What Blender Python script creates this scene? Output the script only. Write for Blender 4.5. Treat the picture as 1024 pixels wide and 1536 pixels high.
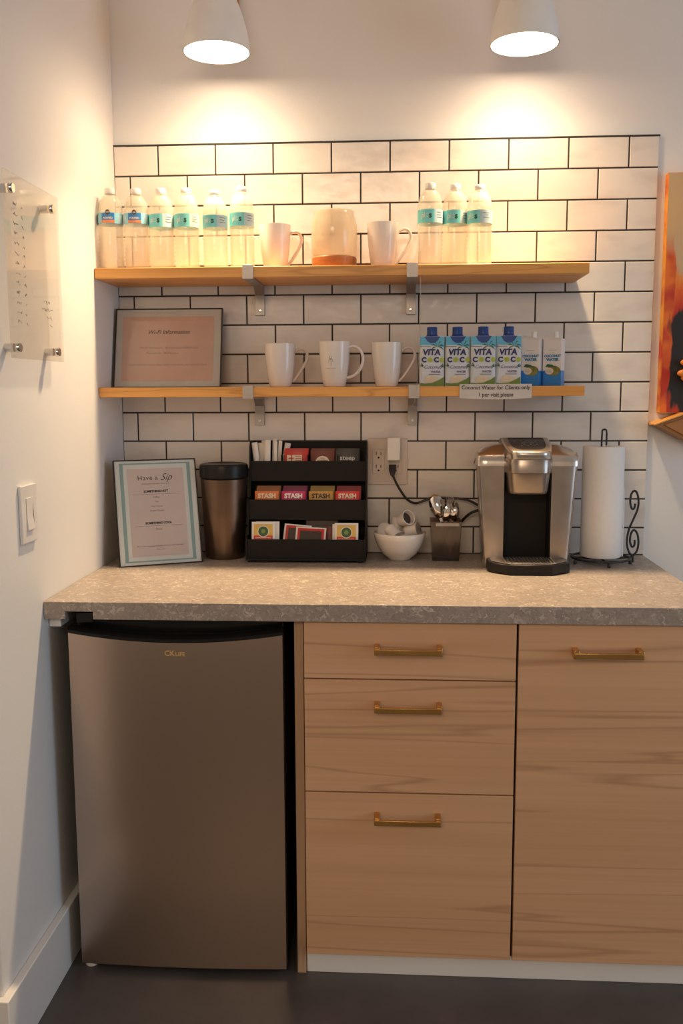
import bpy, bmesh, math, random
from mathutils import Vector, Matrix
random.seed(4)
R = math.radians
PI = math.pi
for o in list(bpy.data.objects):
    bpy.data.objects.remove(o)
SC = bpy.context.scene
C = SC.collection

# ------------------------------------------------------------------ camera
CW, CH, F = 1024, 1536, 1389.77
cd = bpy.data.cameras.new('camera')
cam = bpy.data.objects.new('camera', cd)
C.objects.link(cam)
SC.camera = cam
cd.sensor_fit = 'VERTICAL'
cd.sensor_height = 36.0
cd.lens = F / CH * 36.0
cd.clip_start = 0.05
_r = Vector((0.998192, 0.05998187, -0.00385985))
_u = Vector((-0.00397707, 0.12998845, 0.99150753))
_f = Vector((-0.05997421, 0.98969954, -0.12999198))
cam.matrix_world = Matrix(((_r.x, _u.x, -_f.x, 0.19899), (_r.y, _u.y, -_f.y, -2.5301),
                           (_r.z, _u.z, -_f.z, 1.36092), (0, 0, 0, 1)))

# ------------------------------------------------------------------ view + world + lights
SC.view_settings.view_transform = 'Standard'
SC.view_settings.look = 'None'
SC.view_settings.gamma = 1.0
SC.view_settings.use_curve_mapping = False
SC.view_settings.exposure = 0.0
WORLD_COL, WORLD_STR = (1.0, 0.78, 0.59), 0.40
WINDOW_W, WINDOW_COL = 22.0, (0.50, 0.74, 1.0)
ROOM_W, ROOM_COL = 44.0, (1.0, 0.74, 0.52)
SPOT_W, WIDE_W, LAMP_COL = 78.0, 15.0, (1.0, 0.71, 0.40)
DISC_STR = 22.0

w = bpy.data.worlds.new('room_ambience')
SC.world = w
w.use_nodes = True
w.node_tree.nodes['Background'].inputs[0].default_value = (*WORLD_COL, 1)
w.node_tree.nodes['Background'].inputs[1].default_value = WORLD_STR

def area(name, loc, target, sx, sy, power, col):
    l = bpy.data.lights.new(name, 'AREA')
    l.shape = 'RECTANGLE'
    l.size, l.size_y, l.energy, l.color = sx, sy, power, col
    o = bpy.data.objects.new(name, l)
    C.objects.link(o)
    o.location = loc
    o.rotation_euler = (Vector(target) - Vector(loc)).to_track_quat('-Z', 'Y').to_euler()
    return o
area('window_daylight', (3.3, -1.75, 1.45), (-0.4, -0.5, 1.0), 1.3, 1.6, WINDOW_W, WINDOW_COL)
area('room_ceiling_light', (-0.3, -4.2, 2.68), (0.1, -1.0, 0.6), 1.4, 1.0, ROOM_W, ROOM_COL)

# ------------------------------------------------------------------ materials
M = {}
def base(name, col, rough=0.5, metal=0.0, **kw):
    m = bpy.data.materials.new(name)
    m.use_nodes = True
    b = m.node_tree.nodes['Principled BSDF']
    b.inputs['Base Color'].default_value = (*col, 1)
    b.inputs['Roughness'].default_value = rough
    b.inputs['Metallic'].default_value = metal
    for k, v in kw.items():
        b.inputs[k.replace('_', ' ')].default_value = v
    M[name] = m
    return m
def nd(m, t, **kw):
    n = m.node_tree.nodes.new(t)
    for k, v in kw.items():
        if hasattr(n, k):
            setattr(n, k, v)
        else:
            n.inputs[k].default_value = v
    return n
def ln(m, a, ao, b, bi):
    m.node_tree.links.new(a.outputs[ao], b.inputs[bi])
def bsdf(m):
    return m.node_tree.nodes['Principled BSDF']
def varied(m, c1, c2, scale=(3, 3, 3), det=4, lo=0.35, hi=0.65, bump=0.0, bscale=None):
    """noise between two colours, in object space, optional bump"""
    tc = nd(m, 'ShaderNodeTexCoord')
    mp = nd(m, 'ShaderNodeMapping')
    mp.inputs['Scale'].default_value = scale
    ln(m, tc, 'Object', mp, 'Vector')
    no = nd(m, 'ShaderNodeTexNoise')
    no.inputs['Scale'].default_value = 1.0
    no.inputs['Detail'].default_value = det
    ln(m, mp, 'Vector', no, 'Vector')
    cr = nd(m, 'ShaderNodeValToRGB')
    cr.color_ramp.elements[0].position = lo
    cr.color_ramp.elements[0].color = (*c1, 1)
    cr.color_ramp.elements[1].position = hi
    cr.color_ramp.elements[1].color = (*c2, 1)
    ln(m, no, 'Fac', cr, 'Fac')
    ln(m, cr, 'Color', bsdf(m), 'Base Color')
    if bump:
        bp = nd(m, 'ShaderNodeBump')
        bp.inputs['Strength'].default_value = bump
        bp.inputs['Distance'].default_value = 0.004
        src = no
        if bscale:
            src = nd(m, 'ShaderNodeTexNoise')
            src.inputs['Scale'].default_value = bscale
            src.inputs['Detail'].default_value = 2
            ln(m, tc, 'Object', src, 'Vector')
        ln(m, src, 'Fac', bp, 'Height')
        ln(m, bp, 'Normal', bsdf(m), 'Normal')
    return cr
def wood(name, light, mid, dark, rough, stretch, seed=0.0, streak=0.5):
    """grain runs along the axis with the small stretch value"""
    m = base(name, mid, rough)
    tc = nd(m, 'ShaderNodeTexCoord')
    mp = nd(m, 'ShaderNodeMapping')
    mp.inputs['Scale'].default_value = stretch
    mp.inputs['Location'].default_value = (seed, seed * 1.7, seed * 0.6)
    ln(m, tc, 'Object', mp, 'Vector')
    n1 = nd(m, 'ShaderNodeTexNoise')
    n1.inputs['Scale'].default_value = 1.0
    n1.inputs['Detail'].default_value = 6
    n1.inputs['Distortion'].default_value = 0.5
    ln(m, mp, 'Vector', n1, 'Vector')
    cr = nd(m, 'ShaderNodeValToRGB')
    cr.color_ramp.elements[0].position = 0.3
    cr.color_ramp.elements[0].color = (*light, 1)
    cr.color_ramp.elements[1].position = 0.7
    cr.color_ramp.elements[1].color = (*mid, 1)
    ln(m, n1, 'Fac', cr, 'Fac')
    # thin dark streaks: ridged band of a second stretched noise
    mp2 = nd(m, 'ShaderNodeMapping')
    mp2.inputs['Scale'].default_value = tuple(s * 0.55 for s in stretch)
    mp2.inputs['Location'].default_value = (seed * 2 + 3, seed, seed + 5)
    ln(m, tc, 'Object', mp2, 'Vector')
    n2 = nd(m, 'ShaderNodeTexNoise')
    n2.inputs['Scale'].default_value = 1.0
    n2.inputs['Detail'].default_value = 3
    n2.inputs['Distortion'].default_value = 0.3
    ln(m, mp2, 'Vector', n2, 'Vector')
    c2 = nd(m, 'ShaderNodeValToRGB')
    e = c2.color_ramp.elements
    e[0].position, e[0].color = 0.485, (0, 0, 0, 1)
    e[1].position, e[1].color = 0.515, (0, 0, 0, 1)
    k = e.new(0.5)
    k.color = (streak, streak, streak, 1)
    ln(m, n2, 'Fac', c2, 'Fac')
    mp3 = nd(m, 'ShaderNodeMapping')
    mp3.inputs['Scale'].default_value = tuple(s * (2 if s < 8 else 9) for s in stretch)
    ln(m, tc, 'Object', mp3, 'Vector')
    n3 = nd(m, 'ShaderNodeTexNoise')
    n3.inputs['Scale'].default_value = 1.0
    n3.inputs['Detail'].default_value = 2
    ln(m, mp3, 'Vector', n3, 'Vector')
    ma = nd(m, 'ShaderNodeMath', operation='MULTIPLY_ADD')
    ma.inputs[1].default_value = 0.35
    ln(m, n3, 'Fac', ma, 0)
    ln(m, c2, 'Color', ma, 2)
    ms = nd(m, 'ShaderNodeMath', operation='SUBTRACT')
    ms.use_clamp = True
    ms.inputs[1].default_value = 0.13
    ln(m, ma, 'Value', ms, 0)
    mx = nd(m, 'ShaderNodeMix', data_type='RGBA')
    mx.inputs[7].default_value = (*dark, 1)
    ln(m, ms, 'Value', mx, 0)
    ln(m, cr, 'Color', mx, 6)
    ln(m, mx, 2, bsdf(m), 'Base Color')
    return m

m = base('wall_paint', (0.80, 0.79, 0.77), 0.75)
varied(m, (0.79, 0.78, 0.76), (0.82, 0.81, 0.79), (2, 2, 2), bump=0.05, bscale=160)
m = base('ceiling_paint', (0.82, 0.81, 0.79), 0.9)
varied(m, (0.80, 0.79, 0.77), (0.83, 0.82, 0.80), (2, 2, 2))
m = base('trim_paint', (0.80, 0.79, 0.77), 0.4)
varied(m, (0.79, 0.78, 0.76), (0.82, 0.81, 0.79), (4, 4, 4))
m = base('floor_vinyl', (0.07, 0.064, 0.06), 0.42)
varied(m, (0.055, 0.05, 0.048), (0.10, 0.09, 0.085), (4, 4, 4), det=8, bump=0.08)
m = base('tile_glaze', (0.80, 0.78, 0.75), 0.16, 0.0, Specular_IOR_Level=0.5)
varied(m, (0.64, 0.595, 0.56), (0.74, 0.70, 0.655), (7, 7, 16), det=3, lo=0.3, hi=0.5, bump=0.35, bscale=22)
m = base('grout', (0.035, 0.030, 0.028), 0.9)
varied(m, (0.03, 0.026, 0.024), (0.045, 0.04, 0.036), (60, 60, 60))
wood('shelf_wood', (0.84, 0.42, 0.11), (0.68, 0.30, 0.062), (0.40, 0.15, 0.03), 0.42, (2.2, 26, 34), 1.3, 0.5)
for i, s in enumerate((0.7, 4.1, 9.3, 15.2)):
    wood('oak_front_%s' % 'abcd'[i], (0.74, 0.45, 0.26), (0.64, 0.37, 0.20), (0.34, 0.16, 0.08), 0.5, (0.55, 14, 17), s, 0.42)
wood('oak_edge', (0.56, 0.37, 0.23), (0.46, 0.29, 0.17), (0.28, 0.16, 0.09), 0.5, (14, 14, 1.3), 2.0, 0.5)
wood('dark_carved_wood', (0.42, 0.20, 0.07), (0.33, 0.14, 0.045), (0.2, 0.08, 0.03), 0.4, (3, 20, 20), 6.0, 0.4)
wood('lamp_wood', (0.55, 0.30, 0.10), (0.42, 0.21, 0.06), (0.25, 0.11, 0.03), 0.45, (20, 20, 3), 1.0, 0.4)
wood('jar_wood', (0.42, 0.17, 0.045), (0.32, 0.12, 0.03), (0.22, 0.08, 0.02), 0.4, (8, 8, 60), 1.0, 0.4)

# speckled worktop laminate
m = base('worktop_laminate', (0.4, 0.35, 0.3), 0.38)
tc = nd(m, 'ShaderNodeTexCoord')
vo = nd(m, 'ShaderNodeTexVoronoi')
vo.inputs['Scale'].default_value = 125
nz = nd(m, 'ShaderNodeTexNoise')
nz.inputs['Scale'].default_value = 60
nz.inputs['Detail'].default_value = 5
mxv = nd(m, 'ShaderNodeMix', data_type='VECTOR')
mxv.inputs[0].default_value = 0.06
ln(m, tc, 'Object', mxv, 4); ln(m, nz, 'Color', mxv, 5); ln(m, tc, 'Object', nz, 'Vector')
ln(m, mxv, 1, vo, 'Vector')
crA = nd(m, 'ShaderNodeValToRGB')
crA.color_ramp.elements[0].position = 0.0
crA.color_ramp.elements[0].color = (0.28, 0.235, 0.205, 1)
crA.color_ramp.elements[1].position = 1.0
crA.color_ramp.elements[1].color = (0.66, 0.58, 0.50, 1)
e = crA.color_ramp.elements.new(0.72); e.color = (0.39, 0.33, 0.285, 1)
ln(m, vo, 'Color', crA, 'Fac')
ln(m, crA, 'Color', bsdf(m), 'Base Color')

m = base('stainless', (0.55, 0.43, 0.35), 0.30, 1.0)  # brown tint puts the room's warm reflection into the steel colour
tc = nd(m, 'ShaderNodeTexCoord'); mp = nd(m, 'ShaderNodeMapping'); mp.inputs['Scale'].default_value = (3, 3, 500)
no = nd(m, 'ShaderNodeTexNoise'); no.inputs['Scale'].default_value = 1.0
ln(m, tc, 'Object', mp, 'Vector'); ln(m, mp, 'Vector', no, 'Vector')
mr = nd(m, 'ShaderNodeMapRange'); mr.inputs['To Min'].default_value = 0.28; mr.inputs['To Max'].default_value = 0.315
ln(m, no, 'Fac', mr, 'Value'); ln(m, mr, 'Result', bsdf(m), 'Roughness')
def simple(name, col, rough=0.5, metal=0.0, v=0.08, sc=20, **kw):
    m = base(name, col, rough, metal, **kw)
    varied(m, tuple(c * (1 - v) for c in col), tuple(min(1, c * (1 + v)) for c in col), (sc, sc, sc), det=2)
    return m
simple('black_plastic', (0.012, 0.011, 0.011), 0.35, Specular_IOR_Level=0.25)
simple('matte_black', (0.014, 0.012, 0.011), 0.6, Specular_IOR_Level=0.25)
simple('dark_mesh', (0.010, 0.008, 0.007), 0.6, Specular_IOR_Level=0.25)
simple('fridge_black', (0.010, 0.010, 0.010), 0.25)
simple('brass', (0.62, 0.36, 0.12), 0.32, 1.0)
simple('gold_print', (0.75, 0.5, 0.2), 0.4, 0.3)
simple('bracket_metal', (0.42, 0.39, 0.37), 0.42, 0.75)
simple('chrome', (0.72, 0.70, 0.68), 0.10, 1.0)
simple('canister_brown_reflection', (0.16, 0.105, 0.075), 0.32, 0.85)  # black body, its brown reflection put into the colour
simple('ceramic', (0.82, 0.76, 0.71), 0.12, 0.0, 0.02)
simple('bowl_ceramic', (0.80, 0.73, 0.66), 0.2, 0.0, 0.02)
simple('white_plastic', (0.80, 0.77, 0.73), 0.35, 0.0, 0.02)
simple('plate_plastic', (0.66, 0.58, 0.52), 0.35, 0.0, 0.02)
simple('paper_towel', (0.84, 0.82, 0.80), 0.95, 0.0, 0.01, 90)
simple('paper_white', (0.78, 0.74, 0.70), 0.8, 0.0, 0.03)
simple('paper_grey', (0.60, 0.56, 0.52), 0.7, 0.0, 0.03)
simple('mat_grey', (0.56, 0.54, 0.50), 0.5, 0.0, 0.03)
simple('menu_white', (0.70, 0.73, 0.72), 0.35, 0.0, 0.02)
simple('menu_pink', (0.64, 0.55, 0.53), 0.35, 0.0, 0.02)
simple('menu_teal', (0.27, 0.42, 0.43), 0.35, 0.0, 0.03)
simple('pink_print', (0.62, 0.40, 0.32), 0.35, 0.0, 0.03)
simple('ink', (0.045, 0.035, 0.035), 0.6)
simple('ink_grey', (0.17, 0.13, 0.12), 0.6)
simple('ink_faint', (0.30, 0.21, 0.18), 0.6)
simple('frame_black', (0.015, 0.013, 0.012), 0.3)
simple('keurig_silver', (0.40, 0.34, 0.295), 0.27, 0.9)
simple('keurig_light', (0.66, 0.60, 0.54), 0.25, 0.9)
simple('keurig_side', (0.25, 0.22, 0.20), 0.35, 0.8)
simple('slate_panel', (0.03, 0.024, 0.02), 0.2)
simple('light_dot', (0.8, 0.75, 0.65), 0.4)
simple('green_led', (0.02, 0.35, 0.2), 0.3)
simple('yellow_led', (0.75, 0.7, 0.12), 0.3)
simple('shade_white', (0.88, 0.86, 0.82), 0.45, 0.0, 0.02)
simple('carton_cyan', (0.10, 0.42, 0.62), 0.3)
simple('carton_blue', (0.012, 0.055, 0.24), 0.3)
simple('carton_white', (0.66, 0.70, 0.74), 0.28, 0.0, 0.03)
simple('navy_ink', (0.015, 0.02, 0.13), 0.4)
simple('purple_ink', (0.16, 0.11, 0.28), 0.4)
simple('palm_green', (0.02, 0.10, 0.04), 0.5)
simple('leaf_green', (0.16, 0.26, 0.05), 0.5)
simple('lime', (0.42, 0.50, 0.05), 0.4)
simple('cream', (0.72, 0.62, 0.46), 0.5)
simple('husk', (0.17, 0.17, 0.04), 0.5, v=0.4, sc=80)
simple('bright_blue', (0.015, 0.20, 0.58), 0.3)
simple('white_carton', (0.74, 0.70, 0.68), 0.35, 0.0, 0.02)
simple('blue_ink', (0.03, 0.22, 0.45), 0.4)
simple('label_teal', (0.20, 0.70, 0.70), 0.35, 0.0, 0.05)
simple('label_pale', (0.50, 0.66, 0.68), 0.35, 0.0, 0.04)
simple('label_blue', (0.03, 0.22, 0.55), 0.35)
simple('label_sky', (0.28, 0.60, 0.72), 0.35)
simple('label_orange', (0.78, 0.20, 0.04), 0.4)
simple('label_white', (0.80, 0.80, 0.76), 0.4)
simple('label_brown', (0.09, 0.05, 0.03), 0.4)
simple('red', (0.52, 0.02, 0.015), 0.4)
simple('red_bright', (0.62, 0.02, 0.02), 0.4)
simple('maroon', (0.15, 0.028, 0.015), 0.45)
simple('charcoal_green', (0.035, 0.032, 0.028), 0.45)
simple('orange', (0.62, 0.15, 0.025), 0.4)
simple('orange_shaded', (0.25, 0.085, 0.02), 0.5)  # orange with the stack's shade put in; magenta, mustard and red likewise
simple('magenta', (0.50, 0.015, 0.10), 0.4)
simple('magenta_shaded', (0.16, 0.012, 0.05), 0.5)
simple('mustard', (0.50, 0.26, 0.04), 0.4)
simple('mustard_shaded', (0.26, 0.16, 0.025), 0.5)
simple('red_shaded', (0.20, 0.012, 0.012), 0.5)
simple('yellow', (0.65, 0.42, 0.08), 0.4)
simple('packet_green', (0.03, 0.09, 0.03), 0.5)
simple('brown_card', (0.05, 0.03, 0.02), 0.5)
simple('coral_orange', (0.85, 0.28, 0.05), 0.45)
simple('cord_rubber', (0.010, 0.009, 0.009), 0.4)
simple('iron', (0.012, 0.012, 0.013), 0.4)
simple('foil', (0.62, 0.56, 0.52), 0.3, 0.6)
simple('pod_dark', (0.05, 0.04, 0.035), 0.5)
simple('pod_white', (0.74, 0.68, 0.63), 0.35, 0.0, 0.03)

def clear(name, tint, gloss=0.12, diff=0.04, rough=0.03, dcol=(0.9, 0.88, 0.82), edge=0.6):
    """thin clear plastic or glass: see-through, with a glossy coat that grows at the rim"""
    m = bpy.data.materials.new(name)
    m.use_nodes = True
    nt = m.node_tree
    nt.nodes.remove(nt.nodes['Principled BSDF'])
    out = nt.nodes['Material Output']
    tr = nd(m, 'ShaderNodeBsdfTransparent'); tr.inputs[0].default_value = (*tint, 1)
    gl = nd(m, 'ShaderNodeBsdfGlossy'); gl.inputs['Roughness'].default_value = rough
    df = nd(m, 'ShaderNodeBsdfDiffuse'); df.inputs[0].default_value = (*dcol, 1)
    tl = nd(m, 'ShaderNodeBsdfTranslucent'); tl.inputs[0].default_value = (*dcol, 1)
    lw = nd(m, 'ShaderNodeLayerWeight'); lw.inputs['Blend'].default_value = 0.25
    tc = nd(m, 'ShaderNodeTexCoord')
    no = nd(m, 'ShaderNodeTexNoise'); no.inputs['Scale'].default_value = 35
    ln(m, tc, 'Object', no, 'Vector')
    bp = nd(m, 'ShaderNodeBump'); bp.inputs['Strength'].default_value = 0.15; bp.inputs['Distance'].default_value = 0.002
    ln(m, no, 'Fac', bp, 'Height'); ln(m, bp, 'Normal', gl, 'Normal')
    ad = nd(m, 'ShaderNodeMath', operation='MULTIPLY_ADD')
    ad.inputs[1].default_value = edge; ad.inputs[2].default_value = gloss * 0.5
    ad.use_clamp = True
    ln(m, lw, 'Fresnel', ad, 0)
    m0 = nd(m, 'ShaderNodeMixShader'); m0.inputs[0].default_value = 0.5
    ln(m, df, 0, m0, 1); ln(m, tl, 0, m0, 2)
    m1 = nd(m, 'ShaderNodeMixShader'); m1.inputs[0].default_value = diff
    ln(m, tr, 0, m1, 1); ln(m, m0, 0, m1, 2)
    m2 = nd(m, 'ShaderNodeMixShader')
    ln(m, ad, 0, m2, 0); ln(m, m1, 0, m2, 1); ln(m, gl, 0, m2, 2)
    ln(m, m2, 0, out, 'Surface')
    M[name] = m
    return m
clear('clear_bottle', (0.99, 0.985, 0.96), 0.05, 0.16, 0.08, (1.0, 0.97, 0.90), edge=0.32)
clear('bottle_water', (0.99, 0.98, 0.95), 0.0, 0.24, 0.05, (1.0, 0.96, 0.86), edge=0.05)
clear('jar_glass', (0.97, 0.95, 0.92), 0.05, 0.34, 0.08, (1.0, 0.92, 0.76), edge=0.35)
clear('acrylic', (0.95, 0.935, 0.915), 0.02, 0.05, 0.03, edge=0.14)
clear('smoked_acrylic', (0.60, 0.50, 0.44), 0.14, 0.05, 0.08, (0.3, 0.26, 0.23))
clear('clear_cord', (0.92, 0.9, 0.88), 0.2, 0.1)
clear('frame_glazing', (0.97, 0.97, 0.97), 0.03, 0.0, 0.04, edge=0.3)

m = bpy.data.materials.new('lamp_glow')
m.use_nodes = True
b = bsdf(m)
b.inputs['Base Color'].default_value = (0.9, 0.9, 0.88, 1)
b.inputs['Emission Color'].default_value = (1.0, 0.74, 0.48, 1)
b.inputs['Emission Strength'].default_value = DISC_STR
M['lamp_glow'] = m

# abstract painting: warm blocks breaking up into black towards the bottom
m = base('painting_face', (0.5, 0.3, 0.1), 0.5)
tc = nd(m, 'ShaderNodeTexCoord')
mp = nd(m, 'ShaderNodeMapping'); mp.inputs['Scale'].default_value = (26, 1, 7)
ln(m, tc, 'Object', mp, 'Vector')
no = nd(m, 'ShaderNodeTexNoise'); no.inputs['Scale'].default_value = 1; no.inputs['Detail'].default_value = 6
ln(m, mp, 'Vector', no, 'Vector')
sx = nd(m, 'ShaderNodeSeparateXYZ'); ln(m, tc, 'Object', sx, 'Vector')
a1 = nd(m, 'ShaderNodeMath', operation='MULTIPLY_ADD'); a1.inputs[1].default_value = 1.64
ln(m, sx, 'Z', a1, 0)
a2 = nd(m, 'ShaderNodeMath', operation='MULTIPLY_ADD'); a2.inputs[1].default_value = 0.55; a2.inputs[2].default_value = -0.30
ln(m, no, 'Fac', a2, 0); ln(m, a2, 0, a1, 2)
cr = nd(m, 'ShaderNodeValToRGB')
el = cr.color_ramp.elements
el[0].position, el[0].color = 0.0, (0.42, 0.03, 0.015, 1)
el[1].position, el[1].color = 1.0, (0.60, 0.42, 0.24, 1)
for p_, c_ in ((0.02, (0.20, 0.035, 0.015)), (0.05, (0.012, 0.012, 0.014)), (0.36, (0.014, 0.012, 0.012)), (0.40, (0.55, 0.03, 0.01)),
               (0.52, (0.75, 0.13, 0.02)), (0.60, (0.80, 0.26, 0.04)), (0.66, (0.58, 0.40, 0.24)), (0.80, (0.62, 0.42, 0.20))):
    k = el.new(p_); k.color = (*c_, 1)
ln(m, a1, 0, cr, 'Fac')
# mottled red and orange paint down the left side of the lower part
xa_ = nd(m, 'ShaderNodeMath', operation='MULTIPLY_ADD'); xa_.inputs[1].default_value = -0.07
ln(m, no, 'Fac', xa_, 0); ln(m, sx, 'X', xa_, 2)
mr1 = nd(m, 'ShaderNodeMapRange'); mr1.inputs['From Min'].default_value = -0.017; mr1.inputs['From Max'].default_value = -0.012
ln(m, xa_, 0, mr1, 'Value')
mr2 = nd(m, 'ShaderNodeMapRange'); mr2.inputs['From Min'].default_value = 0.40; mr2.inputs['From Max'].default_value = 0.46
ln(m, sx, 'Z', mr2, 'Value')
mxm = nd(m, 'ShaderNodeMath', operation='MAXIMUM'); ln(m, mr1, 0, mxm, 0); ln(m, mr2, 0, mxm, 1)
n2 = nd(m, 'ShaderNodeTexNoise'); n2.inputs['Scale'].default_value = 14; ln(m, tc, 'Object', n2, 'Vector')
cr2 = nd(m, 'ShaderNodeValToRGB')
cr2.color_ramp.elements[0].position, cr2.color_ramp.elements[0].color = 0.40, (0.50, 0.03, 0.012, 1)
cr2.color_ramp.elements[1].position, cr2.color_ramp.elements[1].color = 0.62, (0.78, 0.17, 0.02, 1)
ln(m, n2, 'Fac', cr2, 'Fac')
mixp = nd(m, 'ShaderNodeMix', data_type='RGBA')
ln(m, mxm, 0, mixp, 0); ln(m, cr2, 'Color', mixp, 6); ln(m, cr, 'Color', mixp, 7)
ln(m, mixp, 2, bsdf(m), 'Base Color')
m = base('painting_edge', (0.8, 0.3, 0.03), 0.5)
varied(m, (0.60, 0.06, 0.02), (0.85, 0.36, 0.04), (5, 5, 9), lo=0.4, hi=0.55)

# ------------------------------------------------------------------ mesh helpers
class B:
    def __init__(s):
        s.bm = bmesh.new(); s.mi = 0
    def face(s, vs):
        try:
            f = s.bm.faces.new(vs)
        except ValueError:
            return None
        f.material_index = s.mi
        return f
    def box(s, x0, x1, y0, y1, z0, z1, rot=None, piv=None):
        p = [(x, y, z) for x in (x0, x1) for y in (y0, y1) for z in (z0, z1)]
        v = [s.bm.verts.new(q) for q in p]
        for q in ((0, 1, 3, 2), (4, 6, 7, 5), (0, 4, 5, 1), (2, 3, 7, 6), (0, 2, 6, 4), (1, 5, 7, 3)):
            s.face([v[i] for i in q])
        if rot is not None:
            bmesh.ops.rotate(s.bm, verts=v, cent=piv or ((x0 + x1) / 2, (y0 + y1) / 2, (z0 + z1) / 2), matrix=rot)
        return s
    def prism(s, poly, axis, a, b):
        """poly in the two other axes (in xyz order), extruded along axis from a to b"""
        def P(u, v, t):
            return {'x': (t, u, v), 'y': (u, t, v), 'z': (u, v, t)}[axis]
        A = [s.bm.verts.new(P(u, v, a)) for u, v in poly]
        Bv = [s.bm.verts.new(P(u, v, b)) for u, v in poly]
        n = len(poly)
        s.face(A[::-1]); s.face(Bv)
        for i in range(n):
            s.face([A[i], A[(i + 1) % n], Bv[(i + 1) % n], Bv[i]])
        return s
    def loft(s, rings, cap=True):
        vs = [[s.bm.verts.new(p) for p in r] for r in rings]
        n = len(rings[0])
        for a, b in zip(vs, vs[1:]):
            for i in range(n):
                s.face([a[i], a[(i + 1) % n], b[(i + 1) % n], b[i]])
        if cap:
            s.face(vs[0][::-1]); s.face(vs[-1])
        return s
    def lathe(s, prof, c=(0, 0, 0), n=32, mat=None, a0=0.0, a1=2 * PI):
        closed = abs(a1 - a0 - 2 * PI) < 1e-6
        m_ = n if closed else n + 1
        rings = []
        T = mat or Matrix()
        for r, z in prof:
            if r < 1e-7:
                rings.append([s.bm.verts.new(Vector(c) + T @ Vector((0, 0, z)))])
            else:
                rings.append([s.bm.verts.new(Vector(c) + T @ Vector((r * math.cos(a0 + (a1 - a0) * i / n), r * math.sin(a0 + (a1 - a0) * i / n), z))) for i in range(m_)])
        k = n if closed else n
        for a, b in zip(rings, rings[1:]):
            for i in range(k):
                j = (i + 1) % m_
                if len(a) == 1 and len(b) == 1: continue
                if len(a) == 1: s.face([a[0], b[i], b[j]])
                elif len(b) == 1: s.face([a[i], a[j], b[0]])
                else: s.face([a[i], a[j], b[j], b[i]])
        return s
    def tube(s, pts, r, n=10, flat=1.0, closed=False):
        pts = [Vector(p) for p in pts]
        m_ = len(pts)
        rr = r if isinstance(r, (list, tuple)) else [r] * m_
        rings = []
        up = None
        for i, p in enumerate(pts):
            if closed:
                t = pts[(i + 1) % m_] - pts[i - 1]
            else:
                t = pts[min(i + 1, m_ - 1)] - pts[max(i - 1, 0)]
            t.normalize()
            if up is None:
                up = Vector((0, 0, 1)) if abs(t.z) < 0.9 else Vector((1, 0, 0))
            a = t.cross(up)
            if a.length < 1e-6: a = t.orthogonal()
            a.normalize(); up = a.cross(t).normalized()
            rings.append([p + (a * math.cos(2 * PI * k / n) + up * math.sin(2 * PI * k / n) * flat) * rr[i] for k in range(n)])
        if closed:
            rings.append(rings[0])
            s.loft(rings, cap=False)
            bmesh.ops.remove_doubles(s.bm, verts=s.bm.verts, dist=1e-6)
        else:
            s.loft(rings)
        return s
    def mesh(s, me, T=None, fn=None):
        """add a flat mesh (text) with a transform function"""
        vs = [s.bm.verts.new(fn(v.co) if fn else T @ v.co) for v in me.vertices]
        for p in me.polygons:
            s.face([vs[i] for i in p.vertices])
        return s
    def xf(s, T):
        bmesh.ops.transform(s.bm, matrix=T, verts=s.bm.verts)
        return s
    def out(s, name, mats, parent=None, loc=(0, 0, 0), rot=(0, 0, 0), bevel=0, seg=2, smooth=True, sharp=35, normals=True):
        if normals:
            bmesh.ops.recalc_face_normals(s.bm, faces=s.bm.faces)
        me = bpy.data.meshes.new(name)
        s.bm.to_mesh(me); s.bm.free()
        for k in (mats if isinstance(mats, (list, tuple)) else [mats]):
            me.materials.append(M[k])
        if smooth:
            me.polygons.foreach_set('use_smooth', [True] * len(me.polygons))
            me.set_sharp_from_angle(angle=R(sharp))
        o = bpy.data.objects.new(name, me)
        C.objects.link(o)
        o.location = loc; o.rotation_euler = rot
        if parent: o.parent = parent
        if bevel:
            bv = o.modifiers.new('bevel', 'BEVEL')
            bv.width = bevel; bv.segments = seg; bv.limit_method = 'ANGLE'; bv.angle_limit = R(40)
        return o

def tag(o, label=None, cat=None, group=None, kind=None):
    if label: o['label'] = label
    if cat: o['category'] = cat
    if group: o['group'] = group
    if kind: o['kind'] = kind
    return o
def thing(name, label, cat, loc=(0, 0, 0), rz=0.0, group=None, rot=None):
    o = bpy.data.objects.new(name, None)
    o.empty_display_size = 0.02
    C.objects.link(o)
    o.location = loc
    o.rotation_euler = rot or (0, 0, rz)
    return tag(o, label, cat, group)
def dup(root, loc, label, rz=None, group=None):
    def cp(o, par):
        c = o.copy(); C.objects.link(c); c.parent = par
        for ch in list(o.children):
            cp(ch, c)
        return c
    c = cp(root, None)
    c.location = loc
    if rz is not None: c.rotation_euler = (c.rotation_euler[0], c.rotation_euler[1], rz)
    c['label'] = label
    if group: c['group'] = group
    return c
def txt(s, size, align='CENTER', shear=0.0, ext=0.0, space=1.0, bold=0.0):
    cu = bpy.data.curves.new('t', 'FONT')
    cu.body = s; cu.size = size; cu.align_x = align; cu.align_y = 'CENTER'
    cu.shear = shear; cu.extrude = ext; cu.space_character = space; cu.offset = bold
    cu.resolution_u = 3
    o = bpy.data.objects.new('t', cu)
    me = bpy.data.meshes.new_from_object(o)
    bpy.data.objects.remove(o)
    return me
def put(b, s, size, x, z, y, **kw):
    """flat text facing -Y at local x, z"""
    me = txt(s, size, **kw)
    b.mesh(me, fn=lambda c: Vector((x + c.x, y - c.z, z + c.y)))
    bpy.data.meshes.remove(me)
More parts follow.
